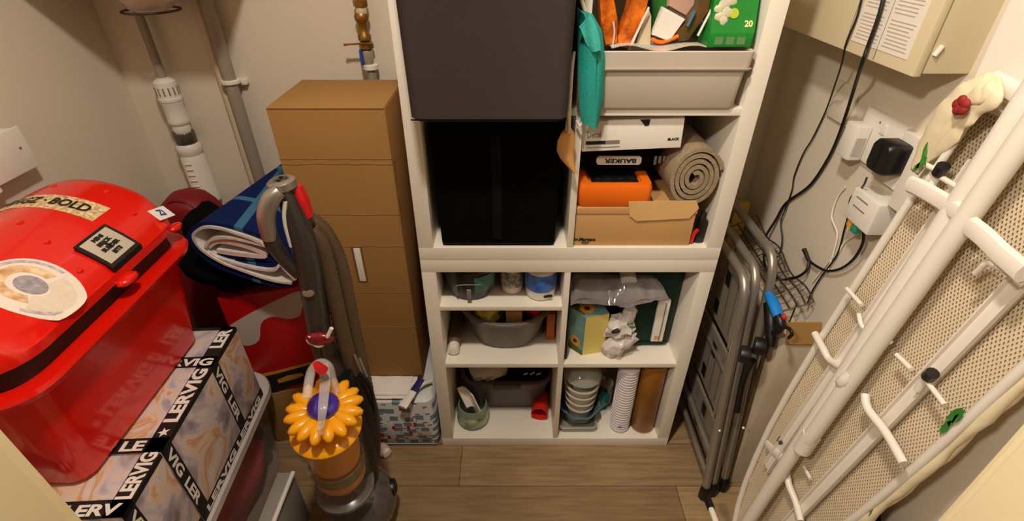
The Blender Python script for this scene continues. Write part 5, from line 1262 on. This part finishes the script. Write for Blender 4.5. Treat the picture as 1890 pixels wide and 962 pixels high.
# gathered cover at the upper left, rose and leaves
b = B()
gp = [at(x, y, X=.672) for x, y in ((1835, 150), (1800, 178), (1770, 205), (1740, 240), (1712, 280), (1690, 318))]
b.tube(gp, [.016, .028, .030, .026, .018, .008], 16, smooth=6)
for k in range(7):
    dx_, dy_ = random.uniform(-16, 16), random.uniform(-12, 12)
    g2 = [at(1838 + dx_ * .4, 146, X=.668), at(1806 + dx_, 172 + dy_, X=.652 - .002 * k % 3), at(1772 + dx_, 202 + dy_, X=.652), at(1742 + dx_, 238 + dy_, X=.655), at(1712 + dx_ * .5, 282 + dy_ * .5, X=.662), at(1692, 316, X=.668)]
    b.tube(g2, [.003, .010 + .002 * (k % 3), .009, .010, .006, .003], 10, smooth=6, flat=.7)
from mathutils import noise as _nz
for v in b.bm.verts:
    v.co += Vector((0, 1, 1)) * .004 * _nz.noise(v.co * 60); v.co.x = .668 + (v.co.x - .668) * .55
obj('gathered_cloth', b, creamf, t, 70)
c = at(1776, 195, X=.645)
b = B()
for k in range(5):
    a = 2 * PI * k / 5; b.blob(c + Vector((-.002, .007 * math.cos(a), .007 * math.sin(a))), (.0045, .008, .008), 2)
obj('printed_rose', b, mat('rose_red_print', (140, 28, 24), .7, var=.3, vs=120), t)
b = B()
def leaf(px, py, qx, qy, X, w_=.006):
    A = at(px, py, X=X); D = at(qx, qy, X=X); m_ = (A + D) / 2; s = Vector((0, .8, .5)).normalized() * w_ * .7; m2 = A.lerp(D, .3); m3 = A.lerp(D, .75); b.prism([A, m2 - s * .8, m_ - s, m3 - s * .6, D, m3 + s * .6, m_ + s, m2 + s * .8], (-.0012, 0, 0))
for (p, q) in (((1713, 262), (1700, 300)), ((1712, 290), (1690, 312)), ((1708, 276), (1708, 306)), ((1700, 300), (1684, 318))): leaf(*p, *q, .652)
for (p, q) in (((1780, 752), (1745, 775)), ((1772, 764), (1732, 798)), ((1758, 776), (1735, 802)), ((1782, 756), (1756, 782))): leaf(*p, *q, .672, .007)
for (p, q) in (((1600, 946), (1580, 966)), ((1612, 940), (1594, 958))): leaf(*p, *q, .672)
obj('printed_leaves', b, mat('leaf_green_print', (52, 130, 40), .7, var=.3, vs=60), t, 0)
# iron rest
b = B()
def ir(y, z, o): return bp_(y, z, o)
IRo = [(.520, 1.262), (.79, 1.30), (.80, 1.40), (.77, 1.56), (.52, 1.56)]
b.prism([ir(y, z, .004) for y, z in IRo], (-.012, 0, 0)); obj('iron_rest', b, ironw, t)
cc = ir(.60, 1.44, .017)
ncr = [ir(.62 + .105 * math.cos(a), 1.42 + .12 * math.sin(a), .018) for a in [2 * PI * k / 40 for k in range(40)]]
obj('rest_ring', B().tube(ncr, .005, 10, closed=True), ironw, t)
ncr = [ir(.62 + .092 * math.cos(a), 1.42 + .105 * math.sin(a), .017) for a in [2 * PI * k / 40 for k in range(40)]]
obj('rest_ring', B().tube(ncr, .0025, 8, closed=True), ironw, t)
# upright black form on the floor by the right wall
obj('black_floor_form', B().blob((.738, .56, .262), (.030, .065, .26), 3, .12, 4, 6), blackc, label='slim black form standing between ironing board and right wall', cat='bag')
